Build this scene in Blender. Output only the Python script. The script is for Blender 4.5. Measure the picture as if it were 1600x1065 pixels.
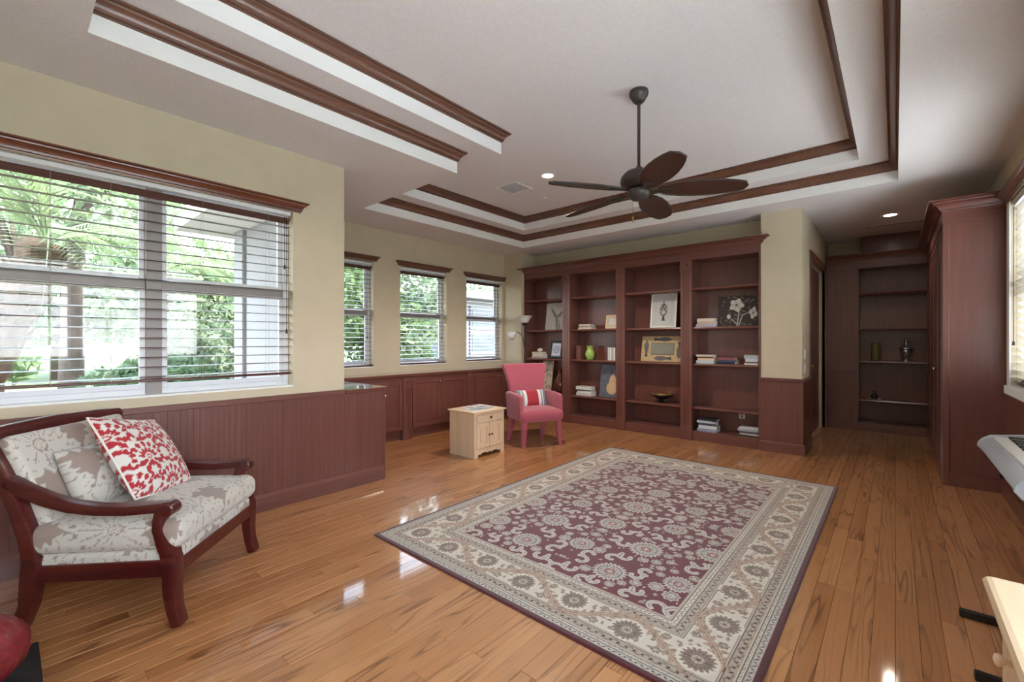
import bpy, bmesh, math, random
import numpy as np
from mathutils import Vector, Matrix

random.seed(7); np.random.seed(7)
for o in list(bpy.data.objects): bpy.data.objects.remove(o, do_unlink=True)
SC = bpy.context.scene
COL = SC.collection
PI = math.pi
R = math.radians

# ------------------------------------------------------------------ camera
cam_d = bpy.data.cameras.new('camera'); cam = bpy.data.objects.new('camera', cam_d); COL.objects.link(cam)
cam_d.sensor_width = 36.0; cam_d.lens = 689.0/1600*36
cam_d.clip_start = 0.03; cam_d.clip_end = 300
cam.location = (0, 0, 1.35); cam.rotation_euler = (R(90), 0, R(41.0))
SC.camera = cam

# ------------------------------------------------------------------ view
SC.view_settings.view_transform = 'Standard'
SC.view_settings.look = 'None'
SC.view_settings.gamma = 1.0
SC.view_settings.use_curve_mapping = False
SC.view_settings.exposure = 2.33

# ------------------------------------------------------------------ sky
SKY = 3.2
w = bpy.data.worlds.new('sky'); SC.world = w; w.use_nodes = True
nt = w.node_tree; nt.nodes.clear()
out = nt.nodes.new('ShaderNodeOutputWorld'); bg = nt.nodes.new('ShaderNodeBackground')
tc = nt.nodes.new('ShaderNodeTexCoord'); sp = nt.nodes.new('ShaderNodeSeparateXYZ'); rp = nt.nodes.new('ShaderNodeValToRGB')
nt.links.new(tc.outputs['Generated'], sp.inputs[0]); nt.links.new(sp.outputs['Z'], rp.inputs[0])
rp.color_ramp.elements[0].position = 0.0; rp.color_ramp.elements[0].color = (0.98, 0.98, 1.0, 1)
rp.color_ramp.elements[1].position = 0.9; rp.color_ramp.elements[1].color = (0.42, 0.66, 1.0, 1)
nt.links.new(rp.outputs[0], bg.inputs[0]); bg.inputs[1].default_value = SKY
nt.links.new(bg.outputs[0], out.inputs[0])

# ------------------------------------------------------------------ sun (comes over the bookcase side of the house)
sd = bpy.data.lights.new('sun', 'SUN'); sd.energy = 5.0; sd.angle = R(3); sd.color = (1, .95, .86)
so = bpy.data.objects.new('sun', sd); COL.objects.link(so); so.rotation_euler = (R(-40), R(0), R(-50))

# window portals (guide the sky light in, give off none themselves)
def portal(loc, rot, sx, sy):
    d = bpy.data.lights.new('sky_portal', 'AREA'); d.shape = 'RECTANGLE'; d.size = sx; d.size_y = sy
    d.cycles.is_portal = True
    o = bpy.data.objects.new('sky_portal', d); COL.objects.link(o); o.location = loc; o.rotation_euler = rot
portal((-4.02, .68, 1.70), (R(90), 0, R(-90)), 1.85, 1.5)
for yy in (2.93, 4.25, 5.58): portal((-5.70, yy, 1.72), (R(90), 0, R(-90)), .92, 1.5)
portal((.96, 4.70, 1.70), (R(90), 0, R(90)), 1.85, 1.5)
portal((.96, .65, 1.72), (R(90), 0, R(90)), 3.0, 1.6)  # portal for the unseen window added for daylight

# ================================================================== materials
def S(r, g, b):
    f = lambda c: c/12.92 if c <= .04045 else ((c+.055)/1.055)**2.4
    return (f(r/255), f(g/255), f(b/255), 1)
class NB:
    def __init__(s, name):
        s.m = bpy.data.materials.new(name); s.m.use_nodes = True; s.t = s.m.node_tree
        s.b = s.t.nodes['Principled BSDF']; s.out = s.t.nodes['Material Output']
    def n(s, ty, **kw):
        q = s.t.nodes.new(ty)
        for k, v in kw.items():
            if k in q.inputs: q.inputs[k].default_value = v
            else: setattr(q, k, v)
        return q
    def l(s, a, b): s.t.links.new(a, b)
    def ramp(s, fac, stops):
        r = s.n('ShaderNodeValToRGB'); e = r.color_ramp.elements
        while len(e) < len(stops): e.new(.5)
        for q, (p, c) in zip(e, stops): q.position = p; q.color = c
        s.l(fac, r.inputs[0]); return r.outputs[0]
    def coords(s, scale=(1, 1, 1), kind='Object'):
        t = s.n('ShaderNodeTexCoord'); m = s.n('ShaderNodeMapping'); m.inputs['Scale'].default_value = scale
        s.l(t.outputs[kind], m.inputs[0]); return m.outputs[0]
    def noise(s, vec, scale, detail=3, rough=.55, dist=0):
        q = s.n('ShaderNodeTexNoise', Scale=scale, Detail=detail, Roughness=rough, Distortion=dist); s.l(vec, q.inputs['Vector']); return q.outputs[0]
    def bump(s, h, strength=.1, dist=.01):
        q = s.n('ShaderNodeBump', Strength=strength, Distance=dist); s.l(h, q.inputs['Height']); s.l(q.outputs[0], s.b.inputs['Normal'])
    def p(s, rough=.5, spec=.5, metal=0, coat=0, coatr=.1, col=None):
        s.b.inputs['Roughness'].default_value = rough; s.b.inputs['Specular IOR Level'].default_value = spec
        s.b.inputs['Metallic'].default_value = metal; s.b.inputs['Coat Weight'].default_value = coat; s.b.inputs['Coat Roughness'].default_value = coatr
        if col is not None: s.b.inputs['Base Color'].default_value = col
        return s
def plain(name, col, rough=.5, spec=.5, metal=0, coat=0, var=.06, scale=40, bump=0):
    q = NB(name).p(rough, spec, metal, coat)
    nz = q.noise(q.coords(), scale, 4)
    lo = tuple(c*(1-var) for c in col[:3])+(1,); hi = tuple(min(1, c*(1+var)) for c in col[:3])+(1,)
    q.l(q.ramp(nz, [(.3, lo), (.7, hi)]), q.b.inputs['Base Color'])
    if bump: q.bump(nz, bump, .002)
    return q.m
def wood(name, dark, mid, light, axis='z', rough=.35, coat=.25, coatr=.15, scale=1.0, spec=.5, bump=.03):
    q = NB(name).p(rough, spec, 0, coat, coatr)
    st = {'x': (1.2, 30, 30), 'y': (30, 1.2, 30), 'z': (30, 30, 1.2)}[axis]
    v = q.coords(tuple(a*scale for a in st))
    a = q.noise(v, 1.0, 5, .6, .6)
    v2 = q.coords(tuple(a*scale*.1 for a in st)); b = q.noise(v2, 1.0, 2, .5, .3)
    mx = q.n('ShaderNodeMath', operation='MULTIPLY_ADD'); q.l(a, mx.inputs[0]); mx.inputs[1].default_value = .6; 
    m2 = q.n('ShaderNodeMath', operation='MULTIPLY'); q.l(b, m2.inputs[0]); m2.inputs[1].default_value = .4; q.l(m2.outputs[0], mx.inputs[2])
    q.l(q.ramp(mx.outputs[0], [(.32, dark), (.5, mid), (.68, light)]), q.b.inputs['Base Color'])
    if bump: q.bump(a, bump, .003)
    return q.m
def vcol(name, rough=.9, spec=.2, sheen=0, bump=.15, bscale=900, attr='Col'):
    q = NB(name).p(rough, spec)
    a = q.n('ShaderNodeAttribute', attribute_name=attr)
    nz = q.noise(q.coords(), bscale, 2)
    mx = q.n('ShaderNodeMix', data_type='RGBA', blend_type='MULTIPLY'); mx.inputs[0].default_value = .35
    q.l(a.outputs['Color'], mx.inputs[6]); q.l(q.ramp(nz, [(.3, (.6, .6, .6, 1)), (.7, (1, 1, 1, 1))]), mx.inputs[7])
    q.l(mx.outputs[2], q.b.inputs['Base Color'])
    q.b.inputs['Sheen Weight'].default_value = sheen
    if bump: q.bump(nz, bump, .002)
    return q.m

M = {}
MAH = (S(98, 56, 48), S(110, 65, 56), S(121, 74, 64))
for ax in 'xyz': M['mah_'+ax] = wood('mahogany_'+ax, *MAH, axis=ax, rough=.36, coat=.35, coatr=.22)
WAL = (S(92, 60, 46), S(108, 72, 56), S(124, 86, 68))
M['crown'] = wood('walnut_crown', *WAL, axis='y', rough=.35, coat=.3)
M['valance'] = wood('valance_wood', S(84, 42, 26), S(112, 60, 40), S(134, 78, 54), axis='y', rough=.3, coat=.4)
M['slat'] = wood('slat_wood', S(92, 64, 56), S(106, 76, 68), S(120, 88, 80), axis='y', rough=.35, coat=.2, coatr=.15)
M['rail'] = wood('rail_wood', S(66, 26, 22), S(84, 36, 30), S(100, 46, 38), axis='y', rough=.22, coat=.5)
M['white_slat'] = plain('white_slat', S(232, 228, 222), .3, .5, var=.02)
M['settee_wood'] = wood('settee_wood', S(58, 16, 15), S(78, 24, 21), S(96, 36, 31), axis='y', rough=.32, coat=.2, coatr=.2)
M['pine'] = wood('pine', S(222, 188, 150), S(230, 200, 166), S(238, 212, 182), axis='z', rough=.4, coat=.2)
M['pine_x'] = wood('pine_top', S(220, 184, 142), S(230, 198, 158), S(238, 208, 172), axis='y', rough=.35, coat=.3)
M['wall'] = plain('wall_paint', S(204, 191, 166), .75, .3, var=.03, scale=6, bump=.05)
M['ceil'] = None
q = NB('ceiling_knockdown').p(.9, .2); nz = q.noise(q.coords(), 55, 5, .6)
q.l(q.ramp(nz, [(.35, S(228, 224, 224)), (.65, S(235, 231, 231))]), q.b.inputs['Base Color']); q.bump(nz, .35, .004); M['ceil'] = q.m
M['white'] = plain('white_trim', S(240, 240, 238), .5, .4, var=.01)
M['vinyl'] = plain('white_vinyl', S(226, 228, 232), .35, .5, var=.01)
M['sash'] = plain('vinyl_in_shade', S(150, 142, 138), .4, .5, var=.02)  # window vinyl darkened to stand for backlit shade on mullion and meeting rails
M['stucco'] = plain('stucco', S(138, 139, 141), .9, .1, var=.05, scale=60, bump=.2)
M['black'] = plain('black_metal', S(24, 22, 21), .4, .5, var=.1)
M['bronze'] = plain('dark_bronze', S(66, 60, 57), .4, .5, .2, var=.1)
M['blade'] = wood('fan_blade_wood', S(62, 40, 35), S(74, 48, 42), S(86, 57, 50), axis='x', rough=.4, coat=.15)
M['chrome'] = plain('nickel', S(205, 200, 192), .2, .5, 1, var=.03)
M['brass'] = plain('brass', S(168, 134, 82), .3, .5, .9, var=.05)
M['bronze_knob'] = plain('aged_bronze_knob', S(84, 68, 50), .35, .5, .7, var=.1)
M['pink'] = plain('rose_upholstery', S(177, 88, 103), .85, .2, var=.05, scale=300, bump=.2)
M['pink'].node_tree.nodes['Principled BSDF'].inputs['Sheen Weight'].default_value = .35
M['paper'] = plain('paper', S(232, 228, 218), .8, .2, var=.02)
M['worktop'] = wood('worktop_gloss', *MAH, axis='y', rough=.2, coat=1.0, coatr=.05)
M['glaze_green'] = plain('green_glaze', S(158, 190, 96), .18, .6, var=.06, scale=14)
M['silver'] = plain('silver', S(190, 190, 194), .25, .5, .85, var=.05)
M['silver_plastic'] = plain('silver_plastic', S(190, 194, 200), .32, .5, .15, var=.02)
M['key_white'] = plain('key_white', S(236, 234, 230), .25, .5, var=.01)
M['key_black'] = plain('key_black', S(22, 22, 24), .3, .5, var=.05)
M['lamp_shade'] = plain('frosted_shade', S(236, 236, 234), .4, .4, var=.02)
M['cord'] = plain('cord', S(70, 48, 40), .8, .2, var=.1)
M['ladder'] = plain('ladder_cord', S(170, 160, 150), .8, .2, var=.1)
# glass: clear, with a plain Fresnel reflection
q = NB('window_glass'); q.t.nodes.remove(q.b)
tr = q.n('ShaderNodeBsdfTransparent'); tr.inputs[0].default_value = (.97, .985, .98, 1); gl = q.n('ShaderNodeBsdfGlossy', Roughness=.02)
fr = q.n('ShaderNodeFresnel', IOR=1.45); mx = q.n('ShaderNodeMixShader')
ge = q.n('ShaderNodeNewGeometry'); io = q.n('ShaderNodeMath', operation='MULTIPLY_ADD'); io.inputs[1].default_value = 1/1.45-1.45; io.inputs[2].default_value = 1.45
q.l(ge.outputs['Backfacing'], io.inputs[0]); q.l(io.outputs[0], fr.inputs['IOR'])   # same thin-sheet reflection on both faces
q.l(fr.outputs[0], mx.inputs[0]); q.l(tr.outputs[0], mx.inputs[1]); q.l(gl.outputs[0], mx.inputs[2]); q.l(mx.outputs[0], q.out.inputs[0]); M['glass'] = q.m
# oak planks: grain from each plank's own UV, tone from its own random value
q = NB('oak_plank').p(.42, .5, 0, 1.0, .065)
q.b.inputs['Coat IOR'].default_value = 1.6
uv = q.n('ShaderNodeUVMap', uv_map='UVMap'); at = q.n('ShaderNodeAttribute', attribute_name='rnd')
mp = q.n('ShaderNodeMapping'); mp.inputs['Scale'].default_value = (.75, 10.0, 1); q.l(uv.outputs[0], mp.inputs[0])
field = q.noise(mp.outputs[0], 1.0, 1.5, .45, .25)
k1 = q.n('ShaderNodeMath', operation='MULTIPLY'); k1.inputs[1].default_value = 9.0; q.l(field, k1.inputs[0])
k2 = q.n('ShaderNodeMath', operation='FRACT'); q.l(k1.outputs[0], k2.inputs[0])
mp2 = q.n('ShaderNodeMapping'); mp2.inputs['Scale'].default_value = (5, 220, 1); q.l(uv.outputs[0], mp2.inputs[0])
fine = q.noise(mp2.outputs[0], 1.0, 3, .6)
mp3 = q.n('ShaderNodeMapping'); mp3.inputs['Scale'].default_value = (1.1, 3, 1); q.l(uv.outputs[0], mp3.inputs[0])
amt = q.ramp(q.noise(mp3.outputs[0], 1.0, 1), [(.38, (.15, .15, .15, 1)), (.62, (1, 1, 1, 1))])
basec = q.ramp(at.outputs['Fac'], [(0, S(176, 118, 70)), (.35, S(190, 132, 82)), (.7, S(200, 142, 92)), (1, S(184, 124, 76))])
grain = q.ramp(k2.outputs[0], [(0, (.36, .28, .22, 1)), (.10, (.55, .47, .40, 1)), (.26, (.93, .91, .89, 1)), (.5, (1, 1, 1, 1)), (.9, (.95, .93, .91, 1)), (1.0, (.45, .37, .3, 1))])
fg = q.ramp(fine, [(.3, (.84, .80, .76, 1)), (.6, (1, 1, 1, 1))])
m1 = q.n('ShaderNodeMix', data_type='RGBA', blend_type='MULTIPLY'); q.l(amt, m1.inputs[0]); q.l(basec, m1.inputs[6]); q.l(grain, m1.inputs[7])
m2 = q.n('ShaderNodeMix', data_type='RGBA', blend_type='MULTIPLY'); m2.inputs[0].default_value = .8; q.l(m1.outputs[2], m2.inputs[6]); q.l(fg, m2.inputs[7])
q.l(m2.outputs[2], q.b.inputs['Base Color'])
M['oak'] = q.m
M['subfloor'] = plain('subfloor', S(60, 36, 22), .9, .1)
M['damask'] = vcol('damask_fabric', .75, .3, .3, .1)
M['redprint'] = vcol('red_print_fabric', .85, .2, .2, .1)
M['stripe'] = vcol('striped_fabric', .85, .2, .2, .1)
M['rug'] = vcol('rug_wool', .95, .1, .4, .25, 500)
M['print'] = vcol('printed_surface', .5, .4, 0, 0)

# ================================================================== mesh helpers
class MB:
    def __init__(s): s.v = []; s.f = []
    def add(s, vs, fs):
        o = len(s.v); s.v += [tuple(p) for p in vs]; s.f += [tuple(i+o for i in f) for f in fs]; return s
    def box(s, x0, x1, y0, y1, z0, z1):
        return s.add([(x0,y0,z0),(x1,y0,z0),(x1,y1,z0),(x0,y1,z0),(x0,y0,z1),(x1,y0,z1),(x1,y1,z1),(x0,y1,z1)],
                     [(0,3,2,1),(4,5,6,7),(0,1,5,4),(1,2,6,5),(2,3,7,6),(3,0,4,7)])
    def prism(s, poly, axis, a0, a1):
        n = len(poly)
        P = {'x': lambda p, a: (a, p[0], p[1]), 'y': lambda p, a: (p[0], a, p[1]), 'z': lambda p, a: (p[0], p[1], a)}[axis]
        return s.add([P(p, a0) for p in poly]+[P(p, a1) for p in poly],
                     [tuple(range(n))[::-1], tuple(range(n, 2*n))]+[(i, (i+1) % n, n+(i+1) % n, n+i) for i in range(n)])
    def lathe(s, prof, n=20, c=(0, 0, 0), axis='z'):
        vs = []; fs = []
        for r, z in prof:
            for k in range(n):
                a = 2*PI*k/n; p = (r*math.cos(a), r*math.sin(a), z)
                if axis == 'x': p = (p[2], p[0], p[1])
                if axis == 'y': p = (p[0], p[2], p[1])
                vs.append((p[0]+c[0], p[1]+c[1], p[2]+c[2]))
        for i in range(len(prof)-1):
            for k in range(n):
                fs.append((i*n+k, i*n+(k+1) % n, (i+1)*n+(k+1) % n, (i+1)*n+k))
        fs.append(tuple(range(n))[::-1]); fs.append(tuple(range((len(prof)-1)*n, len(prof)*n)))
        return s.add(vs, fs)
    def tube(s, path, r, n=8, closed=False):
        P = [Vector(p) for p in path]; N = len(P)
        rr = r if isinstance(r, (list, tuple)) else [r]*N
        vs = []; up = None
        for i in range(N):
            t = (P[(i+1) % N]-P[i-1]) if closed else (P[min(i+1, N-1)]-P[max(i-1, 0)])
            t.normalize()
            if up is None:
                up = Vector((0, 0, 1)) if abs(t.z) < .9 else Vector((1, 0, 0))
            up = (up-t*up.dot(t)).normalized(); sd_ = t.cross(up)
            for k in range(n):
                a = 2*PI*k/n; vs.append(P[i]+(up*math.cos(a)+sd_*math.sin(a))*rr[i])
        fs = []
        for i in range(N if closed else N-1):
            j = (i+1) % N
            for k in range(n): fs.append((i*n+k, i*n+(k+1) % n, j*n+(k+1) % n, j*n+k))
        if not closed: fs += [tuple(range(n))[::-1], tuple(range((N-1)*n, N*n))]
        return s.add(vs, fs)
    def sweep(s, prof, path, closed=False):
        # prof: (offset to the LEFT of travel, z); path: xy polyline, mitred
        P = [Vector((p[0], p[1])) for p in path]; N = len(P); m = len(prof); vs = []
        for i in range(N):
            def nrm(a, b):
                d = (b-a).normalized(); return Vector((-d.y, d.x))
            if closed or 0 < i < N-1:
                n1 = nrm(P[i-1], P[i]); n2 = nrm(P[i], P[(i+1) % N]); b = n1+n2; b = b/(b.dot(n1))
            elif i == 0: b = nrm(P[0], P[1])
            else: b = nrm(P[-2], P[-1])
            for d, z in prof: vs.append((P[i].x+b.x*d, P[i].y+b.y*d, z))
        fs = []
        for i in range(N if closed else N-1):
            j = (i+1) % N
            for k in range(m): fs.append((i*m+k, i*m+(k+1) % m, j*m+(k+1) % m, j*m+k))
        if not closed: fs += [tuple(range(m))[::-1], tuple(range((N-1)*m, N*m))]
        return s.add(vs, fs)
    def ribbon(s, path, half, x0, x1):
        # path in the (y,z) plane, half thickness for each point, extruded along x
        P = [Vector(p) for p in path]; L = []; Rr = []
        for i in range(len(P)):
            t = (P[min(i+1, len(P)-1)]-P[max(i-1, 0)]).normalized(); nn = Vector((-t.y, t.x))
            h = half[i] if isinstance(half, (list, tuple)) else half
            L.append(P[i]+nn*h); Rr.append(P[i]-nn*h)
        n = len(P); vs = []
        for i in range(n):
            vs += [(x0, L[i].x, L[i].y), (x1, L[i].x, L[i].y), (x1, Rr[i].x, Rr[i].y), (x0, Rr[i].x, Rr[i].y)]
        fs = [(0, 1, 2, 3), tuple(4*(n-1)+k for k in (3, 2, 1, 0))]
        for i in range(n-1):
            for k in range(4): fs.append((4*i+k, 4*i+4+k, 4*i+4+(k+1) % 4, 4*i+(k+1) % 4))
        return s.add(vs, fs)
    def xform(s, mat, start=0):
        for i in range(start, len(s.v)): s.v[i] = tuple(mat @ Vector(s.v[i]))
        return s
    def mesh(s, name, bevel=0, seg=2, ang=35):
        me = bpy.data.meshes.new(name); bm = bmesh.new()
        vs = [bm.verts.new(p) for p in s.v]
        for f in s.f:
            try: bm.faces.new([vs[i] for i in f])
            except ValueError: pass
        bmesh.ops.recalc_face_normals(bm, faces=bm.faces)
        if bevel:
            bm.normal_update()
            es = [e for e in bm.edges if len(e.link_faces) == 2 and e.calc_face_angle(0) > R(ang)]
            bmesh.ops.bevel(bm, geom=es, offset=bevel, segments=seg, affect='EDGES', profile=.5, clamp_overlap=True)
        bm.to_mesh(me); bm.free(); return me
    def build(s, name, mat, parent=None, bevel=0, smooth=False, seg=2, label=None, loc=None, rot=None):
        return link(name, s.mesh(name, bevel, seg), mat, parent, smooth or False, label, loc, rot)
def link(name, me, mat, parent=None, smooth=False, label=None, loc=None, rot=None):
    if mat is not None:
        me.materials.clear(); me.materials.append(M[mat] if isinstance(mat, str) else mat)
    me.polygons.foreach_set('use_smooth', [bool(smooth)]*len(me.polygons))
    if smooth:
        if smooth == 'auto':
            try: me.set_sharp_from_angle(angle=R(38))
            except Exception: pass
    o = bpy.data.objects.new(name, me); COL.objects.link(o)
    if parent: o.parent = parent
    if label: o['label'] = label
    if loc: o.location = loc
    if rot: o.rotation_euler = rot
    return o
def thing(name, label, cat, loc=(0, 0, 0), rz=0, group=None):
    o = bpy.data.objects.new(name, None); COL.objects.link(o); o.location = loc; o.rotation_euler = (0, 0, rz)
    o.empty_display_size = .1
    return tag(o, label, cat, group)
def tag(o, label, cat, group=None):
    o['label'] = label; o['category'] = cat
    if group: o['group'] = group
    return o
def struct(o, label=None, cat=None):
    o['kind'] = 'structure'
    if label: o['label'] = label
    if cat: o['category'] = cat
    return o
def np_mesh(name, V, F, col=None, uvv=None):
    me = bpy.data.meshes.new(name); V = np.asarray(V, np.float32); F = np.asarray(F, np.int32)
    me.vertices.add(len(V)); me.vertices.foreach_set('co', V.ravel())
    k = F.shape[1]; me.loops.add(F.size); me.loops.foreach_set('vertex_index', F.ravel())
    me.polygons.add(len(F)); me.polygons.foreach_set('loop_start', np.arange(0, F.size, k, dtype=np.int32))
    me.polygons.foreach_set('loop_total', np.full(len(F), k, np.int32))
    me.update(calc_edges=True); me.validate()
    if col is not None:
        a = me.color_attributes.new('Col', 'FLOAT_COLOR', 'POINT'); c = np.ones((len(V), 4), np.float32); c[:, :3] = col; a.data.foreach_set('color', c.ravel())
    return me
def lin(rgb):
    c = np.asarray(rgb, float)/255; return np.where(c <= .04045, c/12.92, ((c+.055)/1.055)**2.4)

# ================================================================== room shell
XN, XA, XR = -3.81, -5.48, 0.74          # near left wall, alcove wall, right wall
YC, YF, YB, YE = 2.04, 6.08, 6.15, 8.84  # end of near wall, alcove far wall, bookcase front, passage end
ZS, ZM, ZT = 2.93, 3.13, 3.335           # soffit, middle step, tray top
YK = -1.05                               # wall behind the camera

def wall(name, axis, f0, f1, a0, a1, openings=(), z0=-.1, z1=ZS+.05, mat='wall'):
    m = MB(); lo, hi = min(f0, f1), max(f0, f1)
    def bx(b0, b1, h0, h1):
        if b1-b0 < 1e-4 or h1-h0 < 1e-4: return
        if axis == 'x': m.box(lo, hi, b0, b1, h0, h1)
        else: m.box(b0, b1, lo, hi, h0, h1)
    cur = a0
    for (b0, b1, h0, h1) in sorted(openings):
        bx(cur, b0, z0, z1); bx(b0, b1, z0, h0); bx(b0, b1, h1, z1); cur = b1
    bx(cur, a1, z0, z1)
    return struct(m.build(name, mat))
W1 = (-.22, 1.586, .97, 2.43)
WA = [(2.50, 3.37, .985, 2.45), (3.805, 4.693, .985, 2.455), (5.13, 6.02, .995, 2.45)]
WR = (3.80, 5.59, .97, 2.52)
WR_ADDED = (-.85, 2.15, .97, 2.5)  # unseen opening beside the camera, added to bring in more daylight
wl = wall('wall_left', 'x', XN, XN-.17, YK, YC, [W1])
wan = wall('wall_alcove_near', 'y', YC-.14, YC, XA-.17, XN-.17)
wal = wall('wall_alcove_left', 'x', XA, XA-.17, YC-.14, YF+.7, WA)
m = MB().box(XA, -5.058, YF, YF+.55, -.1, ZS+.05); struct(m.build('wall_alcove_far', 'wall'))
m = MB().box(-5.2, -1.2, 6.49, 6.62, -.1, ZS+.05); struct(m.build('wall_far', 'wall'))
YD0, YD1, ZD = 6.80, 8.42, 2.42
wco = wall('wall_column', 'x', -.83, -1.262, 6.165, 6.78)
wpa = wall('wall_passage', 'x', -.83, -.98, 6.78, YE+.1, [(YD0+.06, YD1-.02, -.1, ZD)])
struct(MB().box(-1.0, 1.0, YE, YE+.14, -.1, ZS+.05).build('wall_passage_end', 'wall'))
wr = wall('wall_right', 'x', XR, XR+.17, YK-.1, YE+.1, [WR, WR_ADDED])
wn = wall('wall_near', 'y', YK, YK-.17, XN-.17, XR+.17)

# ceiling: soffit, two recessed steps, top; vertical faces smoother white, partly standing in for brighter light
L1 = [(-3.12, .278), (.02, .278), (.02, 5.784), (-4.775, 5.784), (-4.775, 2.80), (-3.12, 2.80)]
L2 = [(-2.84, .56), (-.268, .56), (-.268, 5.50), (-4.515, 5.50), (-4.515, 3.11), (-2.84, 3.11)]
def ring(m, L, z0, z1, X0=-5.75, X1=.95, Y0=-1.3, Y1=9.1):
    (xl, y0), (xr, _), (_, y1), (xf, _), (_, yj), _ = L
    m.box(X0, X1, Y0, y0, z0, z1); m.box(X0, X1, y1, Y1, z0, z1); m.box(xr, X1, y0, y1, z0, z1)
    m.box(X0, xl, y0, yj, z0, z1); m.box(X0, xf, yj, y1, z0, z1)
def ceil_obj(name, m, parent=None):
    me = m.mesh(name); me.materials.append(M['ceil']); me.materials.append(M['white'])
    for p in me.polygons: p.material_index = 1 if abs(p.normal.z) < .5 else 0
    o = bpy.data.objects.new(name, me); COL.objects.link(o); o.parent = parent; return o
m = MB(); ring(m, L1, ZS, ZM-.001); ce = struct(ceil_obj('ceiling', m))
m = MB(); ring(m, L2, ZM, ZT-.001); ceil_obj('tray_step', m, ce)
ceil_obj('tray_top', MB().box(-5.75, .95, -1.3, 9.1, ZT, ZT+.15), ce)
def crown_prof(z, p=.07, h=.09, k=1):
    a = [(0, 0), (.10, 0), (.13, .12), (.26, .16), (.30, .32), (.42, .52), (.62, .66), (.70, .70), (.74, .80), (.92, .86), (1.0, .88), (1.0, 1.0), (0, 1.0)]
    return [(k*x*p, z+y*h) for x, y in a]
struct(MB().sweep(crown_prof(ZM-.093), L1, True).build('trim_1', 'crown', smooth='auto'), 'dark walnut crown moulding around the lower tray ceiling step')
struct(MB().sweep(crown_prof(ZT-.093), L2, True).build('trim_2', 'crown', smooth='auto'), 'dark walnut crown moulding around the upper tray ceiling step')

# floor: dark bed, oak strips laid along y
fl = struct(MB().box(-5.6, .9, YK-.1, YE+.05, -.12, -.012).build('floor', 'subfloor'))
PWID = .083
rng = random.Random(3); planks = []
x = -5.56
while x < .86:
    y = YK-rng.uniform(0, 1.2)
    while y < YE:
        L = rng.choice((.55, .8, 1.0, 1.25, 1.5, 1.8))*rng.uniform(.85, 1.15)
        a, b = max(y, YK), min(y+L, YE)
        if b-a > .02: planks.append((x, a, b, rng.random(), rng.uniform(0, 40), rng.uniform(0, 40)))
        y += L
    x += PWID
CY, SY = math.cos(R(41)), math.sin(R(41))
def vis(p):
    x, a, b = p[:3]; s = 0; cx = x+PWID/2
    if -2.74 < cx < -.40 and a > 1.7 and b < 5.0: return 0
    if cx < XN and a < YC+.4 and b < YC+.5: return 0
    if cx > .36 and a > 5.8: return 0
    if cx < -5.05 or (cx < -.85 and a > 6.16): return 0
    for k in range(9):
        yy = a+(b-a)*(k+.5)/9
        if -2.74 < cx < -.40 and 1.68 < yy < 5.02: continue
        d = -SY*cx+CY*yy
        if d < .3: continue
        u = (CY*cx+SY*yy)/d*689; v = 1.35/d*689
        if abs(u) < 800 and v < 533: s += (b-a)/9/d**3
    return s
planks.sort(key=vis, reverse=True)
def plank_geo(p):
    x, a, b, r, ou, ov = p; g = .0006; c = .0012
    x0, x1, y0, y1 = x+g, x+PWID-g, a+g, b-g
    V = [(x0,y0,-.012),(x1,y0,-.012),(x1,y1,-.012),(x0,y1,-.012),(x0,y0,-c),(x1,y0,-c),(x1,y1,-c),(x0,y1,-c),(x0+c,y0+c,0),(x1-c,y0+c,0),(x1-c,y1-c,0),(x0+c,y1-c,0)]
    F = []
    for k in range(4):
        j = (k+1) % 4; F += [(k, j, 4+j, 4+k), (4+k, 4+j, 8+j, 8+k)]
    F.append((8, 9, 10, 11)); return V, F
def plank_mesh(name, ps):
    V = []; F = []; U = []; RN = []
    for p in ps:
        v, f = plank_geo(p); o = len(V); V += v; F += [tuple(i+o for i in q) for q in f]
        U += [(q[1]-p[1]+p[4], q[0]-p[0]+p[5]) for q in v]; RN += [p[3]]*len(v)
    me = np_mesh(name, V, F); uv = me.uv_layers.new(name='UVMap'); li = np.zeros(len(me.loops), np.int32); me.loops.foreach_get('vertex_index', li)
    uv.data.foreach_set('uv', np.asarray(U, np.float32)[li].ravel())
    at = me.attributes.new('rnd', 'FLOAT', 'POINT'); at.data.foreach_set('value', np.asarray(RN, np.float32)); return me
for p in planks[:300]: link('plank', plank_mesh('plank', [p]), 'oak', fl)
o = link('plank_field', plank_mesh('plank_field', planks[300:]), 'oak', fl); o['kind'] = 'stuff'

# ------------------------------------------------------------------ wainscot
def beads(a0, a1, step=.038, g=.003, dep=.0013):
    pts = []; a = a0
    while a < a1-1e-6:
        b = min(a+step, a1); pts += [(a+g*.5 if a > a0 else a, 0), (b-g*.5 if b < a1 else b, 0)]
        if b < a1: pts.append((b, dep))
        a = b
    return pts
def beadboard(parent, axis, face, out, a0, a1, z0, z1, name='beadboard', mat='mah_z', off=(0, 0, 0)):
    # strips on a wall face; out is +1/-1 along the axis, board 12 mm thick
    pr = beads(a0, a1); front = face+out*.014; poly = [(a, front-out*d) for a, d in pr]+[(a1, face), (a0, face)]
    m = MB()
    if axis == 'x': m.prism([(f, a) for a, f in poly], 'z', z0, z1)
    else: m.prism([(a, f) for a, f in poly], 'z', z0, z1)
    m.v = [(p[0]-off[0], p[1]-off[1], p[2]-off[2]) for p in m.v]
    return m.build(name, mat, parent)
beadboard(wl, 'x', XN, 1, YK, YC-.001, .0, .87)
MB().box(XN, XN+.026, YK, YC, .865, .908).build('chair_rail', 'mah_y', wl, .005)
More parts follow.
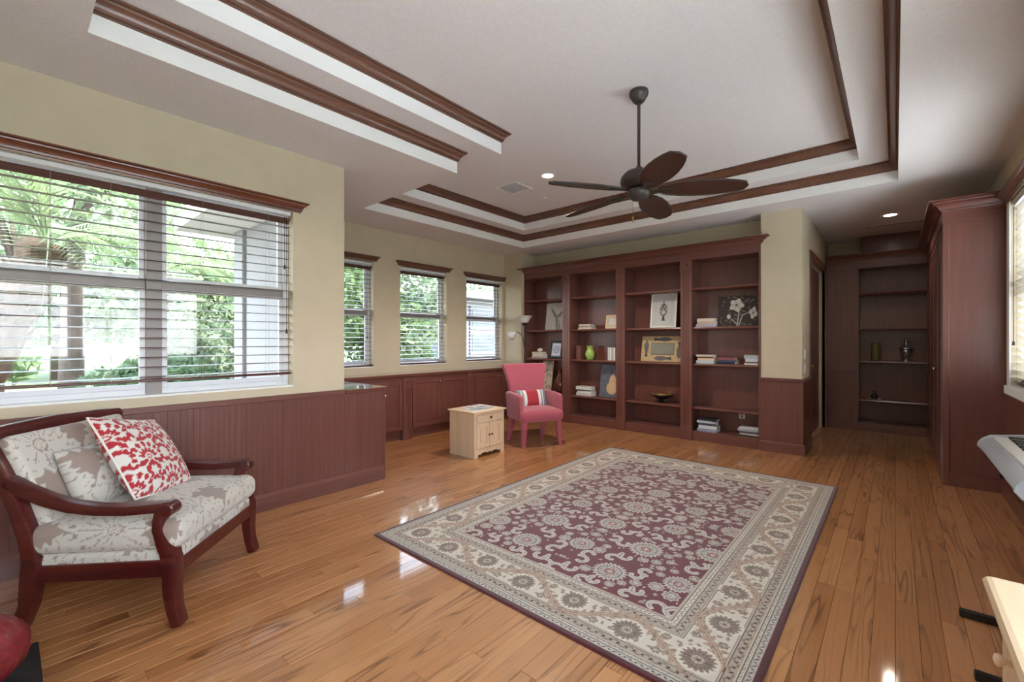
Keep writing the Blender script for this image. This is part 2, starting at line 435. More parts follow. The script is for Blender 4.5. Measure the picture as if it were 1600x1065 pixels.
MB().prism([(XN, 0), (XN+.034, 0), (XN+.034, .11), (XN+.026, .125), (XN+.02, .135), (XN, .135)], 'y', YK, YC).build('baseboard', 'mah_y', wl)
# column wainscot
m = MB(); c0, c1, yf = -1.262, -.83, 6.165
beadboard(wco, 'y', yf, -1, c0, c1-.03, .12, .86)
MB().box(c1-.03, c1+.016, yf-.018, yf+.03, .12, .87).build('corner_stile', 'mah_z', wco, .003)
MB().box(c1, c1+.014, yf+.03, YD0-.06, .12, .87).build('side_panel', 'mah_z', wco)
def rail_around(parent, name, pr, mat):
    return MB().sweep(pr, [(c0, yf), (c1, yf), (c1, 6.77)], False).build(name, mat, parent)
rail_around(wco, 'chair_rail', [(-d, z) for d, z in [(0, .862), (.028, .862), (.033, .87), (.033, .89), (.024, .9), (0, .9)]], 'mah_x')
rail_around(wco, 'baseboard', [(-d, z) for d, z in [(0, 0), (.036, 0), (.036, .11), (.028, .122), (.02, .13), (0, .13)]], 'mah_x')
# right wall and passage wainscot (mostly in shade)
MB().box(XR-.014, XR, YK, 5.79, 0, .87).build('side_panel', 'mah_z', wr)
MB().box(XR-.03, XR, YK, 5.79, .862, .9).build('chair_rail', 'mah_y', wr, .004)
MB().box(XR-.034, XR, YK, 5.79, 0, .13).build('baseboard', 'mah_y', wr, .004)
MB().box(XN, XR, YK, YK+.014, 0, .05).build('baseboard', 'mah_x', wn)

# ------------------------------------------------------------------ windows
def window(idx, axis, face, sgn, op, mull=None, meet=1.745, depth=.10, casing=False, sill=True):
    # face: room side plane, sgn: outward direction along axis
    a0, a1, z0, z1 = op
    P = bpy.data.objects.new('window_%d' % idx, None); COL.objects.link(P); struct(P)
    def bx(m, d0, d1, b0, b1, h0, h1):
        e0, e1 = sorted((face+sgn*d0, face+sgn*d1))
        if axis == 'x': m.box(e0, e1, b0, b1, h0, h1)
        else: m.box(b0, b1, e0, e1, h0, h1)
    fw = .04; d0, d1 = depth, depth+.06
    m = MB(); bx(m, d0, d1, a0, a0+fw, z0, z1); bx(m, d0, d1, a1-fw, a1, z0, z1); bx(m, d0, d1, a0+fw, a1-fw, z0, z0+.05); bx(m, d0, d1, a0+fw, a1-fw, z1-fw, z1)
    m.build('window_frame', 'vinyl', P, .003)
    spans = [(a0+fw, a1-fw)]
    if mull:
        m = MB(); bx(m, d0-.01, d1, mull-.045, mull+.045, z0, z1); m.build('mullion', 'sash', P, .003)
        spans = [(a0+fw, mull-.045), (mull+.045, a1-fw)]
    for s0, s1 in spans:
        if meet:
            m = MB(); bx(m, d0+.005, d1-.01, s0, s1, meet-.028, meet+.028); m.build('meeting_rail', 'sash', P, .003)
            hs = [(z0+.05, meet-.028), (meet+.028, z1-fw)]
        else: hs = [(z0+.05, z1-fw)]
        for k, (h0, h1) in enumerate(hs):
            st = .032; e0, e1 = (d0+.004, d0+.028) if k == 0 else (d0+.03, d0+.054)
            m = MB(); bx(m, e0, e1, s0, s0+st, h0, h1); bx(m, e0, e1, s1-st, s1, h0, h1); bx(m, e0, e1, s0+st, s1-st, h0, h0+st); bx(m, e0, e1, s0+st, s1-st, h1-st*.6, h1)
            s = m.build('sash', 'vinyl', P, .002)
            g = MB(); bx(g, (e0+e1)/2-.002, (e0+e1)/2+.002, s0+st-.004, s1-st+.004, h0+st-.004, h1-st*.6+.004); g.build('pane', 'glass', s)
    if sill:
        m = MB(); bx(m, .0, d0, a0, a1, z0, z0+.012); m.build('window_sill', 'white', P)
    return P
window(1, 'x', XN, -1, W1, mull=.683)
window(2, 'x', XA, -1, WA[0]); window(3, 'x', XA, -1, WA[1]); window(4, 'x', XA, -1, WA[2])
wp = window(5, 'x', XR, 1, WR, mull=4.7)
m = MB(); cw = .012
for b in ((WR[1], WR[1]+.10, WR[2]-.06, WR[3]+.02), (WR[0]-.1, WR[0], WR[2]-.06, WR[3]+.02)): m.box(XR-cw, XR, *b)
m.build('window_casing', 'white', wp, .003); MB().box(XR-.03, XR, WR[0]-.1, WR[1]+.1, WR[2]-.07, WR[2]).build('apron', 'white', wp, .004)
window(6, 'x', XR, 1, WR_ADDED, mull=.65, meet=None)  # added unseen window, brightens the room from the right

# ------------------------------------------------------------------ blinds
def blind(name, label, axis, face, sgn, op, zt, zb, step, slat_mat, cords, rail_mat='rail', tilt=0, width=.062, pull=None, dep=.012, shield=None):
    a0, a1 = op[0]+.012, op[1]-.012
    t = thing(name, label, 'blinds', ((face+sgn*(dep+width/2)), (a0+a1)/2, zb) if axis == 'x' else ((a0+a1)/2, face, zb))
    hl = (a1-a0)/2; W = width/2
    pr = [(-W, -.0018), (-W*.5, .0024), (0, .0038), (W*.5, .0024), (W, -.0018), (W*.5, -.0012), (0, .0002), (-W*.5, -.0012)]
    me = MB().prism(pr, 'y', -hl, hl).mesh('slat'); me.materials.append(M[slat_mat])
    k = 0; z = zb+.03
    while z < zt-.05:
        o = bpy.data.objects.new('slat', me); COL.objects.link(o); o.parent = t; o.location = (0, 0, z-zb); o.rotation_euler = (0, -sgn*tilt, 0)
        z += step; k += 1
    o = bpy.data.objects.new('slat', me); COL.objects.link(o); o.parent = t; o.location = (-sgn*.004, 0, zt-.055-zb); o.rotation_euler = (0, -sgn*R(-38), 0)
    MB().box(-W, W, -hl, hl, -.002, .016).build('bottom_rail', rail_mat, t, .004)
    MB().box(-.028, .028, -hl, hl, zt-zb-.012, zt-zb+.018).build('head_rail', 'vinyl', t, .003)
    for c in cords:
        for s in (-1, 1): MB().tube([(s*W, c-(a0+a1)/2, .01), (s*W, c-(a0+a1)/2, zt-zb-.03)], .0011, 5).build('ladder_cord', 'ladder', t)
    if pull:
        for (c, zz) in pull:
            x = -sgn*(W+.008); cc = c-(a0+a1)/2
            p = MB().tube([(x, cc, zt-zb-.03), (x, cc, zz-zb)], .002, 6).build('lift_cord', 'cord', t)
            MB().lathe([(.002, 0), (.006, -.004), (.009, -.03), (.006, -.036), (.001, -.037)], 10, (x, cc, zz-zb)).build('tassel', 'black', p, smooth=True)
    return t
blind('window_blind', 'wide dark wood slat blind on the large window behind the settee', 'x', XN, -1, W1, 2.41, 1.075, .0665, 'slat', (.18, .45, .95, 1.40), tilt=R(2), pull=[(1.52, 1.98), (1.535, 1.45)])
for i, (op, lb) in enumerate(zip(WA, ('wood slat blind on the narrow window half hidden by the near wall corner', 'wood slat blind on the middle window of the alcove row', 'wood slat blind on the alcove window beside the floor lamp'))):
    blind('window_blind', lb, 'x', XA, -1, op, op[3]-.03, op[2]+.012, .062, 'slat', (op[0]+.14, op[1]-.14), tilt=R(2), pull=[(op[1]-.10, 1.42)])
blind('window_blind', 'pale slat blind on the right wall window beside the tall cabinet', 'x', XR, 1, WR, 2.50, 1.0, .062, 'white_slat', (4.2, 5.0, 5.45), tilt=R(-36), pull=[(5.52, 1.35)])
def valance(label, face, sgn, a0, a1, z0, h=.075, p=.06, mat='valance'):
    pr = [(-d, z) for d, z in crown_prof(z0, p, h)]
    e = face; m = MB()
    if sgn < 0: path = [(e, a0), (e+.012, a0), (e+.012, a1), (e, a1)]
    else: path = [(e, a1), (e-.012, a1), (e-.012, a0), (e, a0)]
    m.sweep(pr, path)
    return tag(m.build('window_valance', mat, smooth='auto'), label, 'valance')
valance('reddish wood cornice valance above the large left window', XN, -1, -.29, 1.635, 2.43, .08)
for (a0, a1, z), lb in zip([(2.45, 3.40, 2.455), (3.775, 4.735, 2.455), (5.10, 6.072, 2.445)], ('dark wood cornice valance above the narrow window at the near wall corner', 'dark wood cornice valance above the middle alcove window', 'dark wood cornice valance above the alcove window by the far corner')):
    valance(lb, XA, -1, a0, a1, z, .068, .05, 'crown')
valance('dark wood cornice valance above the right wall window', XR, 1, 3.74, 5.66, 2.53, .085, .06, 'crown')

# ================================================================== built-in cabinetry
def panel_door(parent, name, axis, face, out, a0, a1, z0, z1, off, knob=None, knob_mat='chrome', mat='mah_z', fw=.055, th=.02):
    """frame-and-panel door lying on a face; coordinates world, off = parent location"""
    def bx(m, d0, d1, b0, b1, h0, h1):
        e0, e1 = sorted((face+out*d0, face+out*d1))
        if axis == 'x': m.box(e0-off[0], e1-off[0], b0-off[1], b1-off[1], h0-off[2], h1-off[2])
        else: m.box(b0-off[0], b1-off[0], e0-off[1], e1-off[1], h0-off[2], h1-off[2])
    m = MB(); bx(m, 0, th, a0, a0+fw, z0, z1); bx(m, 0, th, a1-fw, a1, z0, z1); bx(m, 0, th, a0+fw, a1-fw, z0, z0+fw); bx(m, 0, th, a0+fw, a1-fw, z1-fw, z1)
    d = m.build(name, mat, parent, .003)
    m = MB(); bx(m, 0, th*.45, a0+fw-.004, a1-fw+.004, z0+fw-.004, z1-fw+.004); bx(m, th*.3, th*.75, a0+fw+.022, a1-fw-.022, z0+fw+.022, z1-fw-.022)
    m.build('door_panel', mat, d, .007)
    if knob:
        a, z = knob; c = (face+out*th-off[0], a-off[1], z-off[2]) if axis == 'x' else (a-off[0], face+out*th-off[1], z-off[2])
        pf = [(.004, 0), (.005, out*.012), (.012, out*.016), (.014, out*.022), (.009, out*.03), (.001, out*.031)]
        MB().lathe(pf, 12, c, axis).build('knob', knob_mat, d, smooth=True)
    return d
def fluted(parent, name, axis, face, out, a0, a1, z0, z1, off, n=4, mat='mah_z', proud=.018):
    w_ = a1-a0; edge = w_*.2; fl_ = (w_-2*edge)/n; pts = [(a0, 0), (a0, proud)]
    for k in range(n):
        b = a0+edge+k*fl_; pts += [(b+fl_*.12, proud), (b+fl_*.3, proud-.006), (b+fl_*.7, proud-.006), (b+fl_*.88, proud)]
    pts += [(a1, proud), (a1, 0)]
    if axis == 'x': poly = [(face+out*d-off[0], a-off[1]) for a, d in pts]
    else: poly = [(a-off[0], face+out*d-off[1]) for a, d in pts]
    return MB().prism(poly, 'z', z0-off[2], z1-off[2]).build(name, mat, parent)
def rosette(parent, axis, face, out, a, z, off, r=.03):
    c = (face-off[0], a-off[1], z-off[2]) if axis == 'x' else (a-off[0], face-off[1], z-off[2])
    pf = [(r, 0), (r, out*.006), (r*.8, out*.012), (r*.62, out*.006), (r*.45, out*.005), (r*.3, out*.012), (.001, out*.013)]
    MB().lathe(pf, 18, c, axis).build('rosette', 'mah_z', parent, smooth='auto')

# ---- big bookcase
BX0, BX1 = -5.056, -1.264
o0 = (-3.16, YB, 0)
bc = thing('built_in_bookcase', 'long mahogany built-in bookcase with four open bays along the far wall', 'bookcase', o0)
def bb(name, x0, x1, y0, y1, z0, z1, mat='mah_z', par=None, bev=.002):
    return MB().box(x0-o0[0], x1-o0[0], y0-o0[1], y1-o0[1], z0, z1).build(name, mat, par or bc, bev)
PIL = [(-4.213, -4.067), (-3.222, -3.079), (-2.243, -2.091)]
bb('back_panel', BX0, BX1, YB+.315, YB+.33, 0, 2.6)
bb('end_panel', BX0, BX0+.02, YB, YB+.315, 0, 2.46); bb('end_panel', BX1-.02, BX1, YB, YB+.315, 0, 2.46)
for a, b in PIL:
    bb('partition', a+.004, b-.004, YB+.0, YB+.315, .0, 2.46)
    f = fluted(bc, 'pilaster', 'y', YB, -1, a, b, .20, 2.312, o0)
    m = MB().box(a-.004-o0[0], b+.004-o0[0], -.026, 0, 2.312, 2.453); blk = m.build('pilaster_block', 'mah_z', bc, .003)
    rosette(blk, 'y', YB-.026, -1, (a+b)/2, 2.385, o0)
    bb('pilaster_base', a-.004, b+.004, YB-.026, YB, 0, .2)
bays = [(BX0+.02, PIL[0][0]), (PIL[0][1], PIL[1][0]), (PIL[1][1], PIL[2][0]), (PIL[2][1], BX1-.02)]
for a, b in bays:
    for z in (2.075, 1.542, 1.045, .456):
        m = MB().prism([(.032, z-.034), (.315, z-.034), (.315, z), (.032, z), (.024, z-.006), (.02, z-.017), (.024, z-.028)], 'x', a-o0[0], b-o0[0])
        m.build('shelf', 'mah_x', bc)
    bb('bottom_shelf', a, b, YB+.012, YB+.315, .1, .13, 'mah_x')
    bb('plinth', a, b, YB-.004, YB+.02, 0, .128, 'mah_x', None, .003)
bb('frieze', BX0, BX1, YB-.004, YB+.3, 2.452, 2.56, 'mah_x')
pr = [(-d, z) for d, z in crown_prof(2.555, .10, .093)]
MB().sweep(pr, [(BX0-o0[0], .1), (BX0-o0[0], -.004), (BX1-o0[0], -.004), (BX1-o0[0], .012)]).build('crown', 'mah_x', bc, smooth='auto')
bb('top_board', BX0, BX1, YB+.0, YB+.33, 2.6, 2.647, 'mah_x', None, 0)

# ---- alcove base cabinets and worktop
XF = -5.04
def base_unit(label, y0, y1, doors, knobs):
    o = (XA+.002, (y0+y1)/2, 0); t = thing('base_cabinet', label, 'cabinet', o, 0, 'base cabinets under the alcove windows')
    MB().box(0, XF-.02-o[0], y0-o[1], y1-o[1], .135, .86).build('cabinet_body', 'mah_y', t)
    MB().box(0, XF-.075-o[0], y0-o[1], y1-o[1], 0, .135).build('toe_kick', 'mah_y', t)
    MB().box(XF-.02-o[0], XF-.01-o[0], y0-o[1], y1-o[1], .815, .86).build('top_rail', 'mah_y', t, .002)
    for (a, b), kn in zip(doors, knobs):
        panel_door(t, 'door', 'x', XF-.02, 1, a+.003, b-.003, .15, .812, o, (kn, .765) if kn else None)
def base_pil(label, y0, y1):
    o = (XF-.05, (y0+y1)/2, 0); t = thing('cabinet_pilaster', label, 'pilaster', o)
    MB().box(-.2, .03, y0-o[1], y1-o[1], 0, .86).build('core', 'mah_z', t)
    fluted(t, 'fluting', 'x', XF-.02, 1, y0+.005, y1-.005, .15, .70, o, 4)
    MB().box(.03, .054, y0-o[1], y1-o[1], .70, .86).build('block', 'mah_z', t, .003); MB().box(.03, .054, y0-o[1], y1-o[1], 0, .15).build('base_block', 'mah_z', t, .003)
    rosette(t, 'x', XF+.004, 1, o[1], .785, o, .028)
base_unit('mahogany base cabinet under the window nearest the near wall', 2.55, 3.545, [(2.62, 3.07), (3.07, 3.545)], [None, None])
base_pil('fluted mahogany pilaster left of the middle alcove cabinet', 3.547, 3.70)
base_unit('mahogany base cabinet under the middle alcove window', 3.702, 4.73, [(3.702, 4.216), (4.216, 4.73)], [4.185, 4.247])
base_pil('fluted mahogany pilaster between the middle and far alcove cabinets', 4.732, 4.905)
base_unit('mahogany base cabinet in the far alcove corner behind the pink chair', 4.907, 6.07, [(4.907, 5.47), (5.47, 6.03)], [5.44, 5.50])
# near run with the beaded end panel that carries on the wall wainscot
YN = 2.455
o = (-4.6, 2.25, 0); t = thing('base_cabinet', 'low mahogany cabinet with beaded end panel at the near wall corner', 'cabinet', o)
MB().box(XA+.002-o[0], XN+.0-o[0], YC+.002-o[1], YN-o[1], .13, .862).build('cabinet_body', 'mah_z', t)
MB().box(XA+.002-o[0], XN-.0-o[0], YC+.002-o[1], YN-.05-o[1], 0, .13).build('toe_kick', 'mah_x', t)
beadboard(t, 'x', XN, 1, YC, YN-.02, .0, .862, 'beaded_end_panel', 'mah_z', o)
MB().box(XN-o[0], XN+.018-o[0], YN-.02-o[1], YN+.004-o[1], 0, .862).build('corner_stile', 'mah_z', t, .003)
MB().prism([(XN-o[0], 0), (XN+.034-o[0], 0), (XN+.034-o[0], .11), (XN+.026-o[0], .125), (XN+.02-o[0], .135), (XN-o[0], .135)], 'y', YC-o[1], YN-.02-o[1]).build('baseboard', 'mah_y', t)
for k in range(3):
    a = -4.98+k*.39; panel_door(t, 'door', 'y', YN, 1, a, a+.385, .15, .85, o, (a+.35, .8))
me_top = MB().prism([(XA+.002, YC+.002), (XN+.035, YC+.002), (XN+.035, YN+.035), (XF+.02, YN+.035), (XF+.02, YF-.004), (XA+.002, YF-.004)], 'z', .864, .9)
wt = tag(me_top.build('worktop', 'worktop', None, .006), 'glossy mahogany worktop running along the alcove windows and near corner', 'worktop')
# ---- passage: far bookcase
YP = 8.50; o1 = (-.25, YP, 0)
pb = thing('built_in_bookcase', 'dark mahogany bookcase at the end of the passage', 'bookcase', o1)
def pbx(name, x0, x1, y0, y1, z0, z1, mat='mah_z', bev=.002): return MB().box(x0-o1[0], x1-o1[0], y0-o1[1], y1-o1[1], z0, z1).build(name, mat, pb, bev)
pbx('blank_panel', -.826, -.417, YP, YP+.03, .9, 2.45); pbx('lower_panel', -.826, -.417, YP-.008, YP+.03, .12, .89); pbx('panel_rail', -.826, -.417, YP-.014, YP+.03, .86, .9, 'mah_x')
pbx('back_panel', -.417, .736, YP+.31, YP+.325, 0, 2.6); pbx('partition', -.44, -.417, YP+.03, YP+.31, 0, 2.45); pbx('end_panel', .70, .72, YP, YP+.31, 0, 2.45)
for z in (2.075, 1.542, 1.045, .466):
    MB().prism([(.022, z-.03), (.31, z-.03), (.31, z), (.022, z), (.012, z-.015)], 'x', -.417-o1[0], .70-o1[0]).build('shelf', 'mah_x', pb)
pbx('bottom_shelf', -.417, .70, YP+.01, YP+.31, .09, .12, 'mah_x'); pbx('plinth', -.826, .736, YP-.012, YP+.01, 0, .118, 'mah_x')
pbx('frieze', -.826, .736, YP-.004, YP+.3, 2.445, 2.57, 'mah_x')
MB().sweep([(-d, z) for d, z in crown_prof(2.565, .09, .1)], [(-.82-o1[0], -.004), (.736-o1[0], -.004)]).build('crown', 'mah_x', pb, smooth='auto')
pbx('upper_panel', -.40, .736, YP+.05, YP+.08, 2.60, ZS-.003)
# ---- tall cabinet on the right
XT = .335; YT = 5.80; o2 = (.54, 7.1, 0)
tcb = thing('tall_cabinet', 'tall mahogany cabinet with crown standing against the right wall', 'cabinet', o2)
def tb(name, x0, x1, y0, y1, z0, z1, mat='mah_z', bev=.002): return MB().box(x0-o2[0], x1-o2[0], y0-o2[1], y1-o2[1], z0, z1).build(name, mat, tcb, bev)
tb('side_panel', XT+.045, XR-.002, YT, YT+.02, 0, 2.46); tb('cabinet_body', XT+.02, XR-.002, YT+.02, 8.38, 0, 2.5)
tb('corner_post', XT, XT+.045, YT-.012, YT+.045, 0, 2.46, 'mah_z', .004)
tb('side_plinth', XT+.045, XR-.002, YT-.014, YT, 0, .125, 'mah_x', .004); tb('front_plinth', XT-.004, XT+.02, YT+.045, 8.38, 0, .11, 'mah_y', .004)
fluted(tcb, 'pilaster', 'x', XT+.02, -1, YT+.05, YT+.17, .12, 2.3, o2)
yy = YT+.18
for k in range(4):
    panel_door(tcb, 'door', 'x', XT+.02, -1, yy, yy+.6, .12, 2.42, o2, (yy+(.55 if k % 2 == 0 else .05), 1.05)); yy += .61
tb('frieze', XT-.004, XR-.002, YT-.008, 8.38, 2.45, 2.57, 'mah_x')
MB().sweep([(-d, z) for d, z in crown_prof(2.562, .10, .1)], [(XT-o2[0], 8.38-o2[1]), (XT-o2[0], YT-.008-o2[1]), (XR-.002-o2[0], YT-.008-o2[1])]).build('crown', 'mah_x', tcb, smooth='auto')
tb('top_board', XT, XR-.002, YT, 8.38, 2.57, 2.655, 'mah_x')
# ---- passage door
d1_ = struct(MB().box(-.87, -.815, YD0-.04, YD0+.06, 0, ZD+.1).box(-.87, -.815, YD1-.02, YD1+.075, 0, ZD+.1).box(-.87, -.813, YD0+.06, YD1-.02, ZD-.002, ZD+.1).build('door_1', 'mah_z', None, .003))
lf = MB().box(-.945, -.905, YD0+.36, YD1-.03, .01, ZD-.01).build('door_leaf', 'mah_z', d1_, .002)
for (h0, h1) in ((.2, .95), (1.1, 2.25)):
    MB().box(-.905, -.895, YD0+.5, YD1-.17, h0, h1).build('door_panel', 'mah_z', lf, .003)
MB().box(-.945, -.905, YD0+.065, YD0+.30, .12, ZD-.16).build('side_leaf', 'mah_z', d1_, .002)
MB().lathe([(.012, 0), (.012, .03), (.026, .04), (.03, .055), (.02, .07), (.001, .072)], 14, (-.905, YD0+.42, 1.0), 'x').build('door_knob', 'brass', lf, smooth=True)
# light room behind the door
struct(MB().box(-2.6, -2.5, 6.62, 9.0, -.1, 3.0).build('wall_side_room', 'white'))
struct(MB().box(-2.5, -.98, 6.62, 9.0, -.1, -.005).build('floor_side_room', 'paper'))

# ================================================================== drawn patterns (numpy rasters -> point colours)
class Canvas:
    def __init__(s, w, h, res, bg):
        s.w, s.h, s.res = w, h, res; s.nx, s.ny = int(round(w/res))+1, int(round(h/res))+1
        s.X, s.Y = np.meshgrid(np.linspace(-w/2, w/2, s.nx), np.linspace(-h/2, h/2, s.ny), indexing='ij')
        s.C = np.zeros((s.nx, s.ny, 3)); s.C[:] = lin(bg)
    def win(s, cx, cy, r):
        i0 = max(0, int((cx-r+s.w/2)/s.res)); i1 = min(s.nx, int((cx+r+s.w/2)/s.res)+2); j0 = max(0, int((cy-r+s.h/2)/s.res)); j1 = min(s.ny, int((cy+r+s.h/2)/s.res)+2)
        return (slice(i0, max(i0, i1)), slice(j0, max(j0, j1)))
    def put(s, w_, mask, col): s.C[w_][mask] = lin(col)
    def loc(s, cx, cy, r, a=0):
        w_ = s.win(cx, cy, r); dx = s.X[w_]-cx; dy = s.Y[w_]-cy; c, q = math.cos(a), math.sin(a)
        return w_, dx*c+dy*q, -dx*q+dy*c
    def disc(s, cx, cy, r, col):
        w_, u, v = s.loc(cx, cy, r); s.put(w_, u*u+v*v < r*r, col)
    def stroke(s, pts, r, col):
        for i in range(len(pts)-1):
            (x0, y0), (x1, y1) = pts[i], pts[i+1]; n = max(1, int(math.hypot(x1-x0, y1-y0)/max(s.res, r*.5)))
            for k in range(n+1):
                rr = r(i/(len(pts)-1)) if callable(r) else r
                s.disc(x0+(x1-x0)*k/n, y0+(y1-y0)*k/n, rr, col)
    def petal(s, cx, cy, L, W, a, col, lobes=0, amp=.25):
        w_, u, v = s.loc(cx, cy, L*1.02, a); t = np.clip(u/L, 0, 1)
        hw = W*np.sin(PI*t)**.75*(1+amp*np.sin(2*PI*lobes*t)) if lobes else W*np.sin(PI*t)**.75
        s.put(w_, (u > 0) & (u < L) & (np.abs(v) < hw), col)
    def ros(s, cx, cy, r, n, a, cols):
        rim, body, dark, ctr = cols
        w_, u, v = s.loc(cx, cy, r*1.15, a); rr = np.hypot(u, v)/r; th = np.arctan2(v, u)
        s.put(w_, rr < .93+.1*np.cos(n*th), rim); s.put(w_, rr < .80+.09*np.cos(n*th), body)
        s.put(w_, (rr < .72) & (rr > .36) & (np.cos(n*th) > .15), dark); s.put(w_, (rr < .62) & (rr > .42) & (np.cos(n*th) > .6), rim)
        s.put(w_, rr < .34, ctr); s.put(w_, (rr < .26) & (np.cos(6*th) > -.2), rim); s.put(w_, rr < .1, dark)
def spiral(cx, cy, r0, r1, a0, a1, n=18):
    return [(cx+(r0+(r1-r0)*k/n)*math.cos(a0+(a1-a0)*k/n), cy+(r0+(r1-r0)*k/n)*math.sin(a0+(a1-a0)*k/n)) for k in range(n+1)]

# ---- rug
def make_rug():
    W, H = 2.34, 3.34; c = Canvas(W, H, .0046, (104, 32, 40)); X, Y = c.X, c.Y
    e = np.minimum(W/2-np.abs(X), H/2-np.abs(Y))               # distance from the edge
    along = np.where(W/2-np.abs(X) < H/2-np.abs(Y), Y, X)
    cream, tan, taupe, brown, dk = (212, 201, 185), (172, 150, 130), (138, 118, 104), (112, 92, 80), (58, 44, 42)
    def band(a, b, col): c.C[(e >= a) & (e < b)] = lin(col)
    band(0, .03, (88, 36, 40)); band(.03, .425, cream)
    def guard(a, b, bgc, fg, step):
        band(a, b, bgc); t = (e-a)/(b-a); ph = along/step*2*PI
        c.C[(e > a) & (e < b) & (np.abs(t-.5-.28*np.sin(ph)) < .11)] = lin(fg)
        c.C[(e > a) & (e < b) & ((t-.5+.22*np.sin(ph))**2*(b-a)**2+((np.mod(along+step*.25, step*.5)-step*.25))**2 < (.16*(b-a))**2)] = lin(dk)
    def line(a, wd=.0045, col=dk): band(a, a+wd, col)
    guard(.03, .058, (190, 184, 174), taupe, .05); line(.058); guard(.065, .075, cream, brown, .03); line(.077)
    guard(.083, .128, (178, 160, 142), taupe, .075); line(.128); line(.137, .004, taupe)
    line(.325); line(.333, .004, taupe); guard(.338, .378, (180, 162, 146), taupe, .07); line(.378); guard(.386, .408, cream, taupe, .045); line(.41, .006); band(.416, .43, (186, 170, 154))
    # main border: rosettes with an undulating acanthus vine
    def side(n, L, put):
        st = L/n
        for k in range(n):
            sg = 1 if k % 2 else -1; t0 = -L/2+k*st
            f_ = lambda q: (t0+st*q, sg*.086*math.sin(PI*q)) if False else (t0+st*q, .084*math.cos(PI*(q+k)))
            pts = [put(*f_(q/18)) for q in range(19)]
            for qq in range(1, 18, 2):
                p = pts[qq]; ang = math.atan2(pts[qq+1][1]-p[1], pts[qq+1][0]-p[0])
                for dd in (-1, 1): c.petal(p[0], p[1], .046, .010, ang+dd*.95, (170, 140, 118)); c.petal(p[0], p[1], .032, .005, ang+dd*.8, (204, 180, 158))
            c.stroke(pts, .0165, (132, 104, 88)); c.stroke(pts, .0125, (192, 164, 142)); c.stroke(pts, .003, (140, 108, 88))
        for k in range(n+1):
            t = -L/2+k*st
            if k not in (0, n):
                p = put(t, -.018 if k % 2 == 0 else .018); c.disc(p[0], p[1], .083, (218, 208, 192)); c.ros(p[0], p[1], .07, 18, 0, (132, 112, 100), (150, 130, 116), (92, 72, 64), (196, 180, 160)) if False else c.ros(p[0], p[1], .071, 18, 0, ((128, 108, 96), (146, 126, 112), (84, 66, 58), (196, 180, 160)))
            for q in range(9):
                a = 2*PI*q/9+.2; rr = .10 if q % 2 else .112; p = put(t+rr*math.cos(a), .075*math.sin(a))
                if abs(t+rr*math.cos(a)) > L/2-.02: continue
                c.ros(p[0], p[1], .0125, 5, a, (taupe, tan, brown, tan)) if q % 2 else c.petal(p[0], p[1], .03, .007, a*2+.5, taupe)
            if k < n:
                for sg in (-1, 1):
                    p = put(t+st/2, sg*.058); c.ros(p[0], p[1], .024, 6, .3, (brown, tan, (96, 78, 68), cream)); 
                    for dd in (-1, 1): q_ = put(t+st/2+dd*.045, sg*.062); c.petal(q_[0], q_[1], .03, .008, dd*.7+sg, (150, 128, 112))
    b = .232
    side(9, H-2*b, lambda t, o: (-(W/2-b)-o, t)); side(9, H-2*b, lambda t, o: ((W/2-b)+o, t))
    side(6, W-2*b, lambda t, o: (t, -(H/2-b)-o)); side(6, W-2*b, lambda t, o: (t, (H/2-b)+o))
    for sx in (-1, 1):
        for sy in (-1, 1): c.disc(sx*(W/2-b), sy*(H/2-b), .088, (218, 208, 192)); c.ros(sx*(W/2-b), sy*(H/2-b), .074, 18, 0, ((128, 108, 96), (146, 126, 112), (84, 66, 58), (196, 180, 160)))
    # field: drawn for one quarter, mirrored
    fx, fy = W/2-.43, H/2-.43; rg = random.Random(11); save = c.C.copy()
    ivory, grey, dark = (204, 192, 180), (164, 150, 142), (60, 34, 38)
    spots = []
    def free(x, y, r): return all(math.hypot(x-a, y-b_) > r+q for a, b_, q in spots)
    big = [(0, 0, .125), (fx*.52, fy*.18, .085), (0, fy*.34, .10), (fx*.95, fy*.36, .10), (fx*.48, fy*.52, .105), (0, fy*.68, .085), (fx*.9, fy*.74, .085), (fx*.42, fy*.84, .10), (fx*.97, 0, .09)]
    for x, y, r in big: spots.append((x, y, r))
    vines = []
    for k in range(16):
        for tr in range(60):
            x, y, r = rg.uniform(.05, fx-.04), rg.uniform(.05, fy-.04), rg.uniform(.075, .105)
            if free(x, y, r*.85): spots.append((x, y, r*.9)); vines.append((x, y, r)); break
    med = []
    for k in range(60):
        for tr in range(60):
            x, y, r = rg.uniform(.0, fx-.02), rg.uniform(.0, fy-.02), rg.uniform(.026, .048)
            if free(x, y, r): spots.append((x, y, r)); med.append((x, y, r)); break
    sm = []
    for k in range(700):
        x, y, r = rg.uniform(0, fx-.008), rg.uniform(0, fy-.008), rg.uniform(.007, .016)
        if free(x, y, r): spots.append((x, y, r)); sm.append((x, y, r, rg.random(), rg.uniform(0, 6.3)))
    for i, (x, y, r) in enumerate(vines):
        a = rg.uniform(0, 2*PI); sg = rg.choice((-1, 1)); R1 = r*.52
        p = spiral(x+math.cos(a)*R1*.95, y+math.sin(a)*R1*.95, R1*.5, R1, a+PI*.1, a+PI*.1+sg*-4.2)+spiral(x-math.cos(a)*R1*.95, y-math.sin(a)*R1*.95, R1, R1*.5, a, a+sg*4.2)
        c.stroke(p, .0165, dark); c.stroke(p, .0145, ivory); c.stroke(p, .004, grey)
        for q in range(2, len(p)-2, 4): c.disc(p[q][0], p[q][1], .0032, dark)
    for x, y, r in med:
        n = rg.choice((8, 10, 12)); c.ros(x, y, r, n, rg.random(), (ivory, grey, dark if rg.random() < .6 else (120, 100, 94), ivory))
